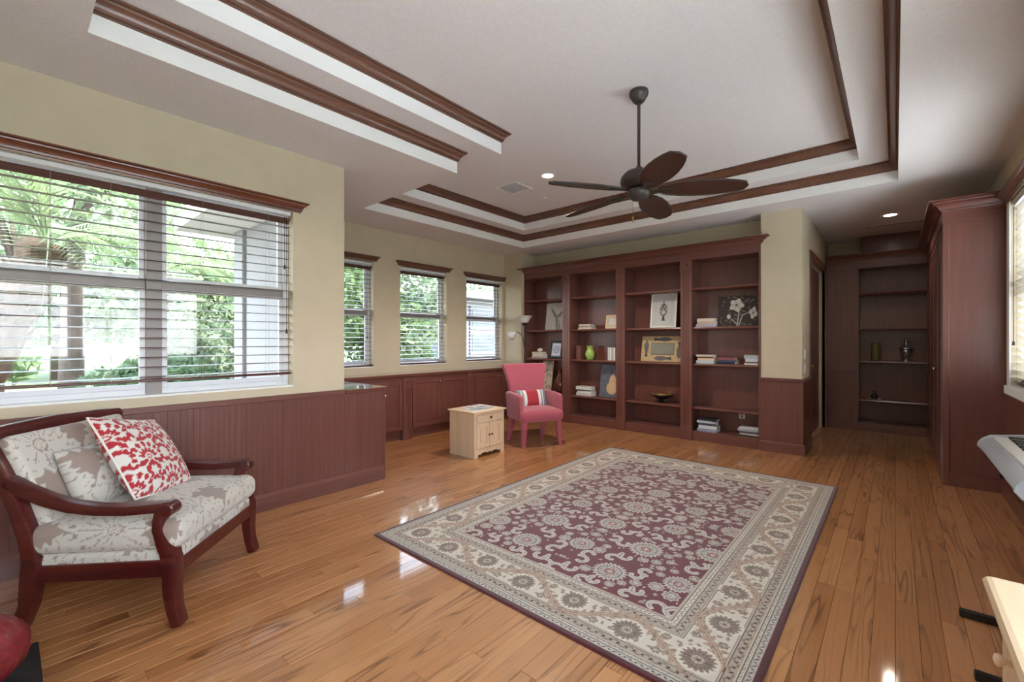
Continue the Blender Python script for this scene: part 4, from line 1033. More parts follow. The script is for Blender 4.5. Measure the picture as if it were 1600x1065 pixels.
stack('beside the wall column on the middle shelf', -1.455, -1.292, SH['b'], [(214, 208, 198), (58, 56, 58), (206, 210, 216), (176, 182, 190)], ['white', 'black', 'silver', 'grey'], [.022, .016, .04, .044])
stack('left on the fourth bay bottom shelf', -2.04, -1.79, SH['d'], [(150, 158, 182), (220, 226, 232), (66, 78, 92), (196, 206, 214), (36, 40, 46)], ['lilac', 'white', 'slate', 'pale blue', 'black'], [.036, .042, .03, .03, .03])
stack('right on the fourth bay bottom shelf', -1.53, -1.295, SH['d'], [(70, 62, 58), (196, 190, 182), (90, 92, 98), (176, 184, 196), (206, 206, 204)], ['dark', 'beige', 'charcoal', 'pale blue', 'light'], [.02, .02, .024, .03, .02])
def upright(label, x, w_, h_, d_, z, rgb, y=6.21):
    t = thing('book', label, 'book', (x, y, z+.0005), 0, 'books in the long bookcase'); b = .002
    MB().box(-w_/2, -w_/2+b, 0, d_, 0, h_).box(w_/2-b, w_/2, 0, d_, 0, h_).box(-w_/2+b, w_/2-b, 0, b, 0, h_).build('cover', mat_of(rgb), t); MB().box(-w_/2+b, w_/2-b, b, d_-.004, .003, h_-.003).build('pages', 'paper', t)
upright('brown book standing left of the green vase', -3.945, .085, .225, .15, SH['b'], (112, 72, 60))
for k, (c, nm) in enumerate([((206, 204, 200), 'leftmost pale slim book'), ((226, 224, 220), 'second white slim book'), ((176, 172, 170), 'third grey slim book'), ((232, 230, 228), 'rightmost white slim book')]):
    upright('%s in the upright row by the second pilaster' % nm, -3.392+.033*k, .029, .205-.006*(k % 2), .14, SH['b'], c)
# vases and bowls
tag(MB().lathe([(.001, 0), (.05, 0), (.06, .02), (.078, .07), (.08, .10), (.066, .14), (.05, .165), (.05, .19), (.066, .228), (.068, .23), (.06, .226), (.044, .19), (.001, .17)], 28, (-3.775, 6.29, SH['b'])).build('vase', 'glaze_green', None, smooth=True), 'lime green glazed vase on the second bay shelf', 'vase')
M['brown_glaze'] = plain('brown_glaze', S(92, 46, 36), .2, .6, coat=.4, var=.35, scale=18)
tag(MB().lathe([(.001, 0), (.05, 0), (.085, .05), (.10, .12), (.09, .19), (.055, .27), (.038, .33), (.04, .37), (.07, .405), (.072, .41), (.06, .402), (.03, .36), (.001, .34)], 28, (-4.385, 6.31, SH['c'])).build('vase', 'brown_glaze', None, smooth=True), 'tall brown glazed vase beside the first pilaster', 'vase')
t = thing('footed_bowl', 'wide black and gold footed bowl in the third bay', 'bowl', (-2.575, 6.30, SH['c']))
MB().lathe([(.001, 0), (.05, 0), (.048, .01), (.02, .022), (.018, .035), (.06, .05), (.12, .085), (.17, .115), (.172, .119), (.16, .117), (.11, .092), (.05, .062), (.001, .055)], 32).build('bowl', 'key_black', t, smooth=True)
M['gold_inside'] = plain('gold_inside', S(198, 164, 98), .25, .5, .7, var=.2, scale=10)
MB().lathe([(.001, .058), (.05, .065), (.11, .095), (.158, .1185), (.156, .121), (.108, .098), (.05, .068), (.001, .061)], 32).build('gold_lining', 'gold_inside', t, smooth=True)
tag(MB().lathe([(.001, 0), (.018, 0), (.02, .03), (.014, .05), (.018, .07), (.001, .075)], 14, (-4.25, 6.24, SH['b'])).build('candle_holder', mat_of((226, 220, 212)), None, smooth=True), 'tiny white candle holder beside the first pilaster', 'ornament')
# pictures
def picture(name, label, cat, x0, x1, z0, z1, y, colf, frame=None, tilt=9, th=.018, res=.006, twist=0):
    w_, h_ = x1-x0, z1-z0
    t = thing(name, label, cat, ((x0+x1)/2, y, z0+.001)); t.rotation_euler = (R(-tilt), 0, R(twist))
    fw = frame[0] if frame else 0
    m = flat_print('artwork', w_-2*fw+.002, h_-2*fw+.002, th*.6 if frame else th, colf, res, 'print', t); m.location = (0, 0, h_/2); m.rotation_euler = (R(90), 0, 0)
    if frame:
        MB().box(-w_/2, -w_/2+fw, -th, 0, 0, h_).box(w_/2-fw, w_/2, -th, 0, 0, h_).box(-w_/2+fw, w_/2-fw, -th, 0, 0, fw).box(-w_/2+fw, w_/2-fw, -th, 0, h_-fw, h_).build('frame', frame[1], t, .002)
    return t
def blank(a, rgb):
    C = np.zeros(a.shape+(3,)); C[:] = lin(rgb); return C
def seg(a, b, p, q, r0, r1):
    (x0, y0), (x1, y1) = p, q; L2_ = (x1-x0)**2+(y1-y0)**2; t_ = np.clip(((a-x0)*(x1-x0)+(b-y0)*(y1-y0))/L2_, 0, 1); return np.hypot(a-x0-t_*(x1-x0), b-y0-t_*(y1-y0)) < r0+(r1-r0)*t_
def art_trunk(a, b):
    C = blank(a, (190, 182, 174)); n_ = np.sin(a*60+b*37)*np.sin(b*51-a*23); C[n_ > .35] = lin((176, 168, 162))
    for p, q_, r0, r1 in [((.05, -.24), (.0, -.02), .05, .03), ((0, -.03), (-.1, .10), .03, .022), ((0, -.03), (.17, .13), .03, .018), ((-.1, .1), (-.13, .15), .022, .008)]: C[seg(a, b, p, q_, r0, r1)] = lin((120, 112, 108))
    C[seg(a, b, (.05, -.22), (.02, 0), .018, .012)] = lin((160, 152, 146)); C[seg(a, b, (.1, .06), (.18, .15), .012, .02)] = lin((96, 90, 88)); return C
picture('canvas_painting', 'pale grey canvas with a branching trunk in the first bay', 'painting', -4.71, -4.24, 1.543, 2.02, 6.335, art_trunk, None, 8)
def art_medal(a, b):
    C = blank(a, (206, 212, 220)); r = np.hypot(a, b*.95); C[(r < .062) & (r > .05)] = lin((96, 112, 150)); C[(r < .04) & (np.cos(8*np.arctan2(b, a)) > 0)] = lin((120, 134, 166)); C[(np.abs(a) > .082) | (np.abs(b) > .108)] = lin((150, 156, 166)); return C
picture('framed_picture', 'small black framed picture with a blue medallion in the first bay', 'picture', -4.60, -4.335, 1.046, 1.355, 6.30, art_medal, (.034, 'key_black'), 12)
def art_scroll(a, b):
    C = blank(a, (206, 192, 170))
    for k in range(5):
        cx, cy = .05*(-1)**k, -.21+.105*k; r = np.hypot(a-cx, b-cy); C[(np.abs(r-.042) < .006) & ((b-cy)*(-1)**k > -.02)] = lin((70, 52, 46)); C[r < .01] = lin((70, 52, 46))
    return C
picture('carved_panel', 'cream carved panel with dark scrollwork behind the pink armchair', 'panel', -4.80, -4.575, .457, 1.0, 6.31, art_scroll, None, 10)
picture('framed_picture', 'small wooden framed certificate on the second bay upper shelf', 'picture', -3.50, -3.235, 1.543, 1.765, 6.31, lambda a, b: np.where(((np.abs(a) < .07) & (np.abs(b) < .05))[..., None], lin((226, 220, 210)), lin((206, 196, 180))), (.026, 'pine'), 12)
def art_pear(a, b):
    C = blank(a, (96, 98, 108)); n_ = np.sin(a*40)*np.sin(b*33); C[n_ > .3] = lin((106, 108, 118))
    C[((a-.03)/.095)**2+((b+.11)/.10)**2 < 1] = lin((206, 168, 128)); C[((a-.035)/.06)**2+((b-.0)/.10)**2 < 1] = lin((208, 172, 134)); C[((a-.05)/.06)**2+((b+.10)/.075)**2 < 1] = lin((214, 180, 142)); C[seg(a, b, (.04, .09), (.06, .18), .006, .004)] = lin((190, 176, 150)); return C
picture('pear_painting', 'painting of a pale pear on grey in the second bay', 'painting', -3.60, -3.235, .457, .965, 6.30, art_pear, None, 9)
def art_vase(a, b):
    C = blank(a, (206, 208, 208)); C[(np.abs(np.abs(a)-.125) < .003) & (np.abs(b) < .19)] = lin((190, 190, 190))
    r = (a/.055)**2+((b+.0)/.085)**2; C[r < 1] = lin((64, 58, 58)); C[(r < .72)] = lin((176, 172, 170)); C[(r < .6) & (np.sin(a*120)*np.sin(b*95) > .05)] = lin((78, 72, 72)); C[((a/.022)**2+((b+.03)/.03)**2 < 1)] = lin((206, 206, 206))
    C[seg(a, b, (0, .08), (0, .135), .012, .005)] = lin((60, 54, 54)); C[seg(a, b, (-.05, .085), (.05, .085), .004, .004)] = lin((90, 84, 84)); C[seg(a, b, (0, -.08), (0, -.13), .012, .02)] = lin((70, 64, 64)); C[(np.abs(b+.148) < .008) & (np.abs(a) < .03)] = lin((80, 74, 74)); return C
picture('framed_drawing', 'white framed ink drawing of an ornate urn in the third bay', 'picture', -2.755, -2.37, 1.543, 2.055, 6.31, art_vase, (.022, 'white'), 8)
def art_mirror(a, b):
    C = blank(a, (192, 166, 124)); n_ = np.sin(a*70)*np.cos(b*60); C[n_ > .4] = lin((182, 155, 112))
    def leaf(cx, cy, L, W, ang):
        c_, s_ = math.cos(ang), math.sin(ang); u = (a-cx)*c_+(b-cy)*s_; v = -(a-cx)*s_+(b-cy)*c_; tt = np.clip((u+L)/(2*L), 0, 1); hw = W*np.sin(PI*tt)**.8
        mk = (np.abs(u) < L) & (np.abs(v) < hw); C[mk] = lin((78, 74, 82)); C[mk & (np.abs(np.mod(u*60+np.abs(v)*50, 1)-.5) < .16)] = lin((140, 132, 128)); C[(u > L-.03) & (u < L+.05) & (np.abs(v) < .014+.25*np.clip(u-L, 0, 1))] = lin((74, 68, 70))
    leaf(-.245, .03, .10, .038, -PI/2); leaf(.245, -.045, .10, .038, PI/2); leaf(.03, .14, .11, .034, PI); leaf(-.02, -.14, .11, .034, 0)
    C[(np.abs(a) < .175) & (np.abs(b) < .085)] = lin((96, 84, 70)); return C
mr = picture('leaf_mirror', 'gold framed mirror with dark leaf motifs in the third bay', 'mirror', -2.895, -2.255, 1.046, 1.42, 6.31, art_mirror, None, 10, .02)
M['mirror_glass'] = plain('mirror_glass', S(150, 152, 140), .25, .5, .3, var=.03)
MB().box(-.168, .168, -.025, -.018, .187-.078, .187+.078).build('mirror_glass', 'mirror_glass', mr, .002)
def art_flower(a, b):
    C = blank(a, (52, 44, 40)); n_ = np.sin(a*47+3*np.sin(b*31))*np.sin(b*53+2*np.sin(a*29)); C[n_ > .45] = lin((84, 76, 70)); C[n_ > .75] = lin((110, 102, 96))
    for p, q_, r0, r1 in [((-.02, -.20), (.0, .02), .008, .006), ((0, -.2), (.04, -.06), .008, .006), ((.04, -.06), (.11, -.03), .006, .006), ((-.03, -.17), (-.11, -.09), .006, .005)]: C[seg(a, b, p, q_, r0, r1)] = lin((176, 170, 164))
    def bloom(cx, cy, R0, n, ph, sx=1):
        th = np.arctan2(b-cy, (a-cx)/sx); r = np.hypot((a-cx)/sx, b-cy); C[r < R0*(.86+.14*np.cos(n*th+ph))] = lin((206, 200, 192)); C[(r < R0*.8) & (np.cos(n*th+ph) < -.86)] = lin((160, 154, 148)); C[r < R0*.18] = lin((88, 84, 92)); C[(r < R0*.34) & (r > R0*.26)] = lin((176, 170, 166))
    bloom(-.035, .075, .092, 5, .4); bloom(.165, -.035, .082, 4, 1.2, .62); C[((a+.125)/.022)**2+((b+.075)/.028)**2 < 1] = lin((206, 200, 192)); return C
picture('flower_painting', 'dark canvas painted with large white flowers in the fourth bay', 'painting', -1.79, -1.29, 1.543, 1.945, 6.30, art_flower, None, 9, .03, .004)
# outlet on the bookcase back, switches on the column side
t = thing('wall_outlet', 'white power outlet on the back of the fourth bay', 'outlet', (-1.545, YB+.313, .36))
MB().box(-.036, .036, -.006, 0, -.045, .045).build('cover_plate', 'paper', t, .002)
for z in (-.02, .02): MB().box(-.016, .016, -.009, -.006, z-.013, z+.013).build('socket', mat_of((120, 112, 108)), t, .002)
for z, lb in ((1.19, 'upper white light switch on the column side'), (1.02, 'lower white light switch on the column side')):
    t = thing('light_switch', lb, 'switch', (-.828, 6.33, z)); MB().box(0, .006, -.04, .04, -.06, .06).build('cover_plate', 'white', t, .002); MB().box(.006, .011, -.016, .016, -.032, .032).build('rocker', 'white', t, .002)
# passage shelf ornaments
M['jar_glass'] = plain('olive_jar_glaze', S(104, 96, 58), .25, .5, coat=.4, var=.3, scale=40)
tag(MB().lathe([(.001, 0), (.05, 0), (.056, .01), (.056, .25), (.05, .262), (.052, .275), (.046, .275), (.044, .25), (.001, .24)], 24, (-.225, 8.63, 1.046)).build('glass_jar', 'jar_glass', None, smooth='auto'), 'olive cylindrical jar on the passage bookcase', 'jar')
t = thing('lidded_urn', 'silver lidded urn on the passage bookcase', 'urn', (.12, 8.63, 1.046))
MB().lathe([(.001, 0), (.06, 0), (.058, .012), (.03, .03), (.02, .05), (.04, .07), (.066, .11), (.072, .16), (.066, .19), (.06, .192), (.001, .185)], 24).build('urn_body', 'silver', t, smooth=True)
MB().lathe([(.09, .19), (.092, .197), (.06, .21), (.04, .235), (.018, .255), (.012, .275), (.018, .29), (.01, .31), (.014, .325), (.001, .345)], 24).build('urn_lid', 'silver', t, smooth=True)
tag(MB().lathe([(.001, 0), (.05, 0), (.085, .012), (.09, .018), (.08, .018), (.05, .008), (.001, .006)], 24, (-.24, 8.6, .467)).build('dish', mat_of((226, 220, 210), .3), None, smooth=True), 'small white dish on the lower passage shelf', 'dish')
tag(MB().lathe([(.001, 0), (.035, 0), (.045, .03), (.04, .06), (.02, .08), (.012, .10), (.018, .115), (.001, .125)], 20, (-.24, 8.6, .4755)).build('figurine', 'key_black', None, smooth=True), 'small dark figurine sitting in the white dish', 'ornament')

# ================================================================== ceiling fan
t = thing('ceiling_fan', 'dark bronze five blade ceiling fan hanging from the tray ceiling', 'ceiling fan', (-1.54, 3.31, 2.46))
zz = lambda z: z-2.46
MB().lathe([(.001, zz(ZT)), (.072, zz(ZT)), (.075, zz(ZT-.018)), (.07, zz(ZT-.04)), (.055, zz(ZT-.062)), (.05, zz(ZT-.075)), (.03, zz(ZT-.095)), (.001, zz(ZT-.1))], 28).build('canopy', 'bronze', t, smooth='auto')
MB().tube([(0, 0, zz(ZT-.09)), (0, 0, zz(2.70))], .0125, 12).build('downrod', 'bronze', t, smooth='auto')
MB().lathe([(.001, zz(2.735)), (.022, zz(2.735)), (.026, zz(2.715)), (.06, zz(2.708)), (.105, zz(2.69)), (.138, zz(2.655)), (.146, zz(2.62)), (.14, zz(2.595)), (.12, zz(2.578)), (.09, zz(2.57)), (.07, zz(2.56)), (.001, zz(2.56))], 36).build('motor_housing', 'bronze', t, smooth=True)
MB().lathe([(.001, zz(2.56)), (.075, zz(2.56)), (.088, zz(2.545)), (.09, zz(2.52)), (.08, zz(2.495)), (.055, zz(2.475)), (.02, zz(2.468)), (.001, zz(2.466))], 32).build('switch_housing', 'bronze', t, smooth=True)
bw = [(.15, .02), (.17, .05), (.22, .074), (.32, .096), (.42, .105), (.52, .104), (.62, .092), (.70, .075), (.76, .055), (.785, .0)]
outl = [(r, w_) for r, w_ in bw]+[(r, -w_) for r, w_ in bw[-2::-1]]
bme = MB().prism(outl, 'z', -.005, .005).mesh('blade', .002, 1); bme.materials.append(M['blade'])
rme = MB().tube([(r, w_, -.004) for r, w_ in outl], .0065, 6, True).mesh('blade_rim'); rme.materials.append(M['bronze']); rme.polygons.foreach_set('use_smooth', [True]*len(rme.polygons))
ime = MB().prism([(.07, -.018), (.15, -.014), (.2, -.035), (.25, -.03), (.27, 0), (.25, .03), (.2, .035), (.15, .014), (.07, .018)], 'z', -.013, -.006).mesh('blade_iron', .002, 1); ime.materials.append(M['bronze'])
for k in range(5):
    a = R(41-16+72*k); Mx = Matrix.Translation((0, 0, zz(2.545))) @ Matrix.Rotation(a, 4, 'Z') @ Matrix.Rotation(R(2), 4, 'Y') @ Matrix.Rotation(R(-13), 4, 'X')
    b = bpy.data.objects.new('blade', bme); COL.objects.link(b); b.parent = t; b.matrix_local = Mx
    for nm, me_ in (('blade_rim', rme), ('blade_iron', ime)):
        c = bpy.data.objects.new(nm, me_); COL.objects.link(c); c.parent = b
ch = MB().tube([(-.06, .02, zz(2.49)), (-.06, .02, zz(2.36))], .0016, 5).build('pull_chain', 'brass', t)
MB().lathe([(.001, zz(2.36)), (.006, zz(2.352)), (.009, zz(2.33)), (.007, zz(2.312)), (.001, zz(2.31))], 12, (-.06, .02, 0)).build('pull_knob', 'brass', ch, smooth=True)

# ================================================================== ceiling fixtures
def emit(name, col, st_):
    q = NB(name); q.t.nodes.remove(q.b); e = q.n('ShaderNodeEmission'); e.inputs[0].default_value = col; e.inputs[1].default_value = st_; q.l(e.outputs[0], q.out.inputs[0]); return q.m
M['lamp_glow'] = emit('lamp_glow', (1, .9, .76, 1), 9)
def downlight(label, x, y, z, power):
    t = thing('recessed_light', label, 'light', (x, y, z))
    MB().lathe([(.062, 0), (.092, 0), (.094, -.004), (.09, -.008), (.066, -.006), (.062, -.002)], 28).build('trim_ring', 'white', t, smooth='auto')
    MB().lathe([(.001, -.0035), (.0615, -.0035), (.0615, -.0015), (.001, -.0015)], 24).build('lens', 'lamp_glow', t)
    d = bpy.data.lights.new('recessed_lamp', 'SPOT'); d.energy = power; d.spot_size = R(140); d.spot_blend = .8; d.shadow_soft_size = .05; d.color = (1, .88, .72)
    l_ = bpy.data.objects.new('recessed_lamp', d); COL.objects.link(l_); l_.location = (x, y, z-.06)
downlight('glowing recessed light in the tray ceiling beside the fan', -3.147, 4.275, ZT, 40)
downlight('glowing recessed light in the passage ceiling', -.048, 7.28, ZS, 3.5)
t = thing('ceiling_vent', 'white square air register in the tray ceiling', 'vent', (-3.73, 4.33, ZT))
MB().box(-.17, .17, -.17, -.14, -.01, 0).box(-.17, .17, .14, .17, -.01, 0).box(-.17, -.14, -.14, .14, -.01, 0).box(.14, .17, -.14, .14, -.01, 0).build('vent_frame', 'white', t, .002)
MB().box(-.14, .14, -.14, .14, -.002, 0).build('duct_opening', mat_of((222, 219, 217)), t)
for k in range(7):
    m = MB().box(-.14, .14, -.014, .014, -.001, .001); m.xform(Matrix.Translation((0, -.12+.04*k, -.008)) @ Matrix.Rotation(R(35), 4, 'X')); m.build('louver', 'white', t)
t = thing('slot_vent', 'long narrow white slot vent in the passage ceiling', 'vent', (-.02, 7.85, ZS))
MB().box(-.32, .32, -.05, .05, -.008, 0).build('vent_frame', 'ceil', t, .002); MB().box(-.30, .30, -.02, .02, -.010, -.008).build('slot', mat_of((150, 140, 132)), t)
for x, y, z, lb in ((-1.25, 4.83, ZT, 'small white disc sensor on the tray ceiling beyond the fan'), (-3.67, 4.9, ZT, 'small white disc sensor on the tray ceiling near the vent')):
    tag(MB().lathe([(.001, -.012), (.02, -.012), (.034, -.006), (.036, 0), (.001, 0)], 20, (x, y, z)).build('ceiling_sensor', 'ceil', None, smooth='auto'), lb, 'sensor')

# ================================================================== outdoors
GZ = -.30
q = NB('grass').p(.95, .1); nz = q.noise(q.coords(), 1.2, 5, .65)
q.l(q.ramp(nz, [(.3, S(66, 78, 48)), (.55, S(84, 94, 60)), (.75, S(100, 106, 74))]), q.b.inputs['Base Color']); M['grass'] = q.m
struct(MB().box(-90, 60, -70, 90, GZ-.2, GZ).build('ground', 'grass'), 'sunlit lawn outside the windows')
struct(MB().box(-22, -19, -60, 60, GZ, GZ+.012).build('path', mat_of((112, 104, 94), .9)), 'pale garden road beyond the lawn')
M['bed'] = plain('mulch', S(84, 70, 58), .95, .1, var=.25, scale=8)
struct(MB().box(-10.2, -4.2, -6, 14, GZ, GZ+.015).build('planting_bed', 'bed'))
struct(MB().box(1.0, 12, -8, 12, GZ, GZ+.03).box(-4.0, 1.0, -8, -1.3, GZ, GZ+.03).build('bounce_paving', mat_of((222, 216, 206), .9)), 'added pale paving that bounces sunlight into the right wall windows')  # unseen pale slab added to throw sunlight up onto the ceiling
# roof, eaves and stucco skin of the house
struct(MB().box(-6.3, 1.75, -2.0, 9.9, ZT+.16, ZT+.35).build('roof', mat_of((150, 96, 76), .9)))
ev = MB().box(-6.35, -5.66, 1.3, 9.9, 2.64, 2.80).box(-5.66, -3.99, 1.3, 1.86, 2.64, 2.80).box(-4.55, -3.99, -2.0, 1.3, 2.70, 2.80).box(.93, 2.0, -2.0, 9.9, 2.66, 2.80).box(-4.55, 1.75, -2.0, -1.24, 2.66, 2.80)  # unseen right-hand eave, with the roof edge, added to keep sun out
struct(ev.build('eaves', mat_of((226, 228, 230), .9)))
for x0_ in (-5.66, -5.12, -4.6): pass
struct(MB().box(-5.68, -3.985, 1.84, 1.895, -.3, 2.64).build('wall_outside_alcove', 'stucco'))
struct(MB().box(-5.98, -5.70, 1.80, 1.98, GZ, 2.64).build('eave_post', 'stucco', None, .01), 'white stucco post at the corner of the alcove wing')
def leafmat(name, c1, c2):
    q = NB(name).p(.6, .3); nz = q.noise(q.coords(), 2.2, 3)
    rc = q.ramp(nz, [(.3, S(*c1)), (.7, S(*c2))]); q.l(rc, q.b.inputs['Base Color'])
    tl = q.n('ShaderNodeBsdfTranslucent'); q.l(rc, tl.inputs[0]); mx = q.n('ShaderNodeMixShader'); mx.inputs[0].default_value = .4
    q.l(q.b.outputs[0], mx.inputs[1]); q.l(tl.outputs[0], mx.inputs[2]); q.l(mx.outputs[0], q.out.inputs[0]); M[name] = q.m; return name
leafmat('leaf_a', (80, 98, 60), (118, 132, 90)); leafmat('leaf_b', (90, 104, 78), (128, 138, 110)); leafmat('leaf_c', (66, 86, 58), (104, 122, 84)); leafmat('frond_green', (98, 114, 78), (136, 148, 106))
M['bark'] = plain('bark', S(78, 69, 61), .95, .1, var=.3, scale=9, bump=.4); M['palm_bark'] = plain('palm_bark', S(70, 57, 47), .95, .1, var=.35, scale=14, bump=.5); M['pale_bark'] = plain('pale_bark', S(84, 74, 67), .9, .1, var=.15, scale=7, bump=.3)
def leaves(n, blobs, size, rg):
    B = [blobs[i] for i in rg.integers(0, len(blobs), n)]; C = np.array([b[0] for b in B]); Rr = np.array([b[1] for b in B])
    d = rg.normal(size=(n, 3)); d /= np.linalg.norm(d, axis=1, keepdims=True); P = C+d*Rr*(.45+.55*rg.random((n, 1))**.5)
    u = rg.normal(size=(n, 3)); u /= np.linalg.norm(u, axis=1, keepdims=True); v = np.cross(u, rg.normal(size=(n, 3))); v /= np.linalg.norm(v, axis=1, keepdims=True)
    s = size*(.6+.8*rg.random((n, 1))); V = np.stack([P-u*s, P+v*s*.35+u*s*.1, P+u*s, P-v*s*.35+u*s*.1], 1).reshape(-1, 3); return V, np.arange(4*n).reshape(-1, 4)
def tree(label, cat, name, base, trunk, r0, r1, blobs, n, size, lm, bark='bark', seed=1, group=None):
    rg = np.random.default_rng(seed); t = thing(name, label, cat, base, 0, group); bx_, by_, bz_ = base
    if trunk:
        pth = [(p[0], p[1], p[2]) for p in trunk]; rr = [r0+(r1-r0)*i/(len(pth)-1) for i in range(len(pth))]; tr_ = MB().tube(pth, rr, 10)
        top = Vector(pth[-1])
        for b in blobs[:6]: tr_.tube([top, top.lerp(Vector(b[0]), .5)+Vector((0, 0, .1)), Vector(b[0])], [r1*.7, r1*.4, r1*.15], 6)
        tr_.build('trunk', bark, t, smooth=True)
    V, F = leaves(n, blobs, size, rg); link('foliage', np_mesh('foliage', V, F), lm, t); return t
def cloud(c, r, k, rg):
    return [((c[0]+rg.uniform(-1, 1)*r[0]*.6, c[1]+rg.uniform(-1, 1)*r[1]*.6, c[2]+rg.uniform(-1, 1)*r[2]*.6), (r[0]*.5, r[1]*.5, r[2]*.45)) for _ in range(k)]
rg = random.Random(21)
tree('pale barked tall tree beyond the palm outside the large window', 'tree', 'garden_tree', (-12.4, .85, GZ), [(0, 0, 0), (.05, .03, 1.5), (.0, .05, 3.2), (.1, .2, 4.6)], .21, .14, cloud((.2, .9, 4.6), (2.6, 2.6, 1.9), 9, rg), 2600, .13, 'leaf_b', 'pale_bark', 2)
tree('forked grey tree at the left edge of the large window', 'tree', 'garden_tree', (-10.4, -.75, GZ), [(0, 0, 0), (.0, .2, .9), (-.1, .5, 1.6), (-.25, .95, 2.5)], .17, .08, cloud((-.4, .9, 4.6), (1.2, 1.2, .8), 5, rg), 500, .09, 'leaf_b', 'bark', 3)
for i, (bx_, by_, r_, h_, lm, lb) in enumerate([(-7.3, 1.25, .75, 1.45, 'leaf_c', 'dense green shrub near the stucco post outside the large window'), (-8.6, 1.75, .9, 1.9, 'leaf_b', 'taller pale green shrub behind the shrub by the stucco post'), (-9.8, 2.6, 1.1, 2.6, 'leaf_b', 'tall loose bush seen above the shrubs through the large window')]):
    tree(lb, 'shrub', 'garden_shrub', (bx_, by_, GZ), [(0, 0, 0), (0, 0, h_*.4)], .04, .02, cloud((0, 0, h_*.55), (r_, r_, h_*.5), 9, rg), 2400, .085, lm, 'bark', 10+i, 'garden shrubs')
for i, (bx_, by_, R0, h_, lm, lb) in enumerate([(-17, -1.6, 2.2, 3.2, 'leaf_a', 'round distant tree on the lawn left of the pale trunk'), (-27, 1.5, 4.5, 6.5, 'leaf_c', 'large far tree across the road beyond the pale trunk'), (-28, 8, 5, 7, 'leaf_a', 'broad far tree across the road behind the shrubs'), (-26, -8, 4.5, 6, 'leaf_a', 'far tree across the road at the left edge of the large window')]):
    tree(lb, 'tree', 'garden_tree', (bx_, by_, GZ), [(0, 0, 0), (0, 0, h_*.35), (.1, 0, h_*.5)], .25, .15, cloud((0, 0, h_*.6), (R0, R0, h_*.42), 11, rg), 2600, .2 if R0 < 3 else .34, lm, 'bark', 30+i)
for i, (bx_, by_, R0, h_, lm, lb) in enumerate([(-9.2, 5.4, 1.7, 4.6, 'leaf_a', 'leafy tree filling the narrow window by the near wall corner'), (-10.2, 6.7, 1.5, 4.4, 'leaf_b', 'large leafy tree seen through the middle alcove window'), (-8.0, 6.1, .8, 1.5, 'leaf_c', 'low bush seen through the middle alcove window'), (-17.5, 15.5, 2.6, 6, 'leaf_c', 'dark tree behind the neighbouring house')]):
    tree(lb, 'tree' if R0 > 1 else 'shrub', 'garden_tree' if R0 > 1 else 'garden_shrub', (bx_, by_, GZ), [(0, 0, 0), (.03, .02, h_*.3), (.05, .1, h_*.5)], .12, .07, cloud((0, 0, h_*.52), (R0, R0, h_*.44), 12, rg), 4200, .12, lm, 'bark', 50+i)
# palms: every frond is a part, shared mesh
def frond_mesh(L, droop, nl=26, wl=.32):
    V = []; F = []; m = MB(); sp_ = [(L*k/10*math.cos(.0)*(1-.12*(k/10)**2), 0, L*.25*math.sin(PI*.5*k/10)-droop*(k/10)**2.2) for k in range(11)]
    m.tube(sp_, [.014-.0011*k for k in range(11)], 5)
    for k in range(nl):
        s = .16+.84*k/nl; i = min(9, int(s*10)); f_ = s*10-i; p = Vector(sp_[i]).lerp(Vector(sp_[i+1]), f_); ll = wl*(.5+1.1*math.sin(PI*min(1, s*.9+.08)))*.8
        for sd_ in (-1, 1):
            q_ = p+Vector((ll*.62, sd_*ll*.75, -.25*ll)); n_ = Vector((.016, 0, .0)); mid = p.lerp(q_, .5)+Vector((0, 0, .06*ll))
            m.add([p-n_*.4, mid-n_, q_, mid+n_, p+n_*.4], [(0, 1, 3, 4), (1, 2, 3)])
    return m.mesh('frond')
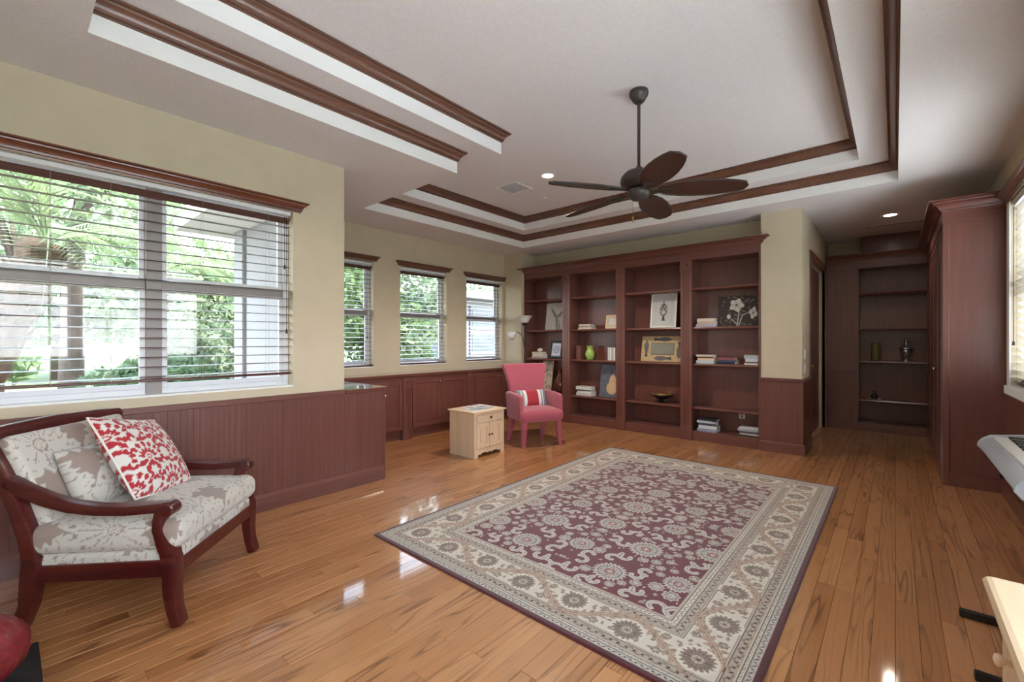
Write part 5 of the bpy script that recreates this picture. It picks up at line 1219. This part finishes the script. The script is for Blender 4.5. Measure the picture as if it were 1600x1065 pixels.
def palm(label, base, path, r0, r1, nf, L, droop, seed, boots=True):
    rgp = random.Random(seed); t = thing('palm_tree', label, 'palm', base, 0)
    pts_ = []; rr = []
    for k in range(25):
        s = k/24*(len(path)-1); i = min(len(path)-2, int(s)); p = Vector(path[i]).lerp(Vector(path[i+1]), s-i); pts_.append(p); rr.append((r0+(r1-r0)*k/24)*(1.1 if k % 2 else .93))
    MB().tube(pts_, rr, 12).build('trunk', 'palm_bark', t, smooth='auto'); top = pts_[-1]
    if boots:
        bm_ = MB().prism([(-.04, 0), (.04, 0), (.025, .2), (-.025, .2)], 'y', -.012, .012).mesh('leaf_boot'); bm_.materials.append(M['palm_bark'])
        for k in range(36):
            a = 2.399*k; z = k/36; o_ = bpy.data.objects.new('leaf_boot', bm_); COL.objects.link(o_); o_.parent = t; p = pts_[int(13+10*z)]; o_.location = p+Vector((math.cos(a)*r1*.95, math.sin(a)*r1*.95, 0)); o_.rotation_euler = (R(-28), 0, a-PI/2)
    fm = [frond_mesh(L, droop), frond_mesh(L*.85, droop*1.6)]
    for f_ in fm: f_.materials.append(M['frond_green'])
    for k in range(nf):
        o_ = bpy.data.objects.new('frond', fm[k % 2]); COL.objects.link(o_); o_.parent = t; o_.location = top; o_.rotation_euler = (rgp.uniform(-.3, .3), R(-66+78*((k*.618) % 1)), 2.399*k+rgp.uniform(-.2, .2))
palm('leaning palm with a thick cross-hatched trunk outside the large window', (-8.9, -.35, GZ), [(0, 0, 0), (.0, .12, .9), (.03, .38, 1.9), (.1, .72, 3.0)], .15, .24, 30, 2.0, .75, 5)
palm('slender palm with spreading fronds behind the shrubs by the stucco post', (-10.6, 1.9, GZ), [(0, 0, 0), (0, .05, 1.5), (.1, .1, 3.0)], .13, .11, 22, 1.9, .6, 8, False)
palm('low spiky palm clump at the foot of the stucco post', (-6.7, 1.0, GZ), [(0, 0, 0), (0, 0, .12), (0, 0, .25)], .06, .07, 22, .9, .25, 9, False)
# neighbouring house seen through the window by the floor lamp
nh = thing('neighbour_house', 'pale neighbouring house with a large white framed window beyond the alcove', 'house', (-9.6, 10.8, GZ))
MB().box(-3.0, 0, -2.1, 2.3, 0, 2.9).build('wall', 'stucco', nh); MB().box(-3.4, .45, -2.5, 2.7, 2.9, 3.1).build('roof', mat_of((140, 142, 144)), nh)
M['far_glass'] = plain('far_glass', S(62, 72, 76), .3, .5, var=.25, scale=3)
for k in range(3):
    f_ = MB().box(.02, .06, -1.7, .9, .5+.75*k, 1.2+.75*k).build('window', mat_of((118, 121, 124)), nh); MB().box(.06, .075, -1.64, .84, .58+.75*k, 1.12+.75*k).build('pane', 'far_glass', f_)
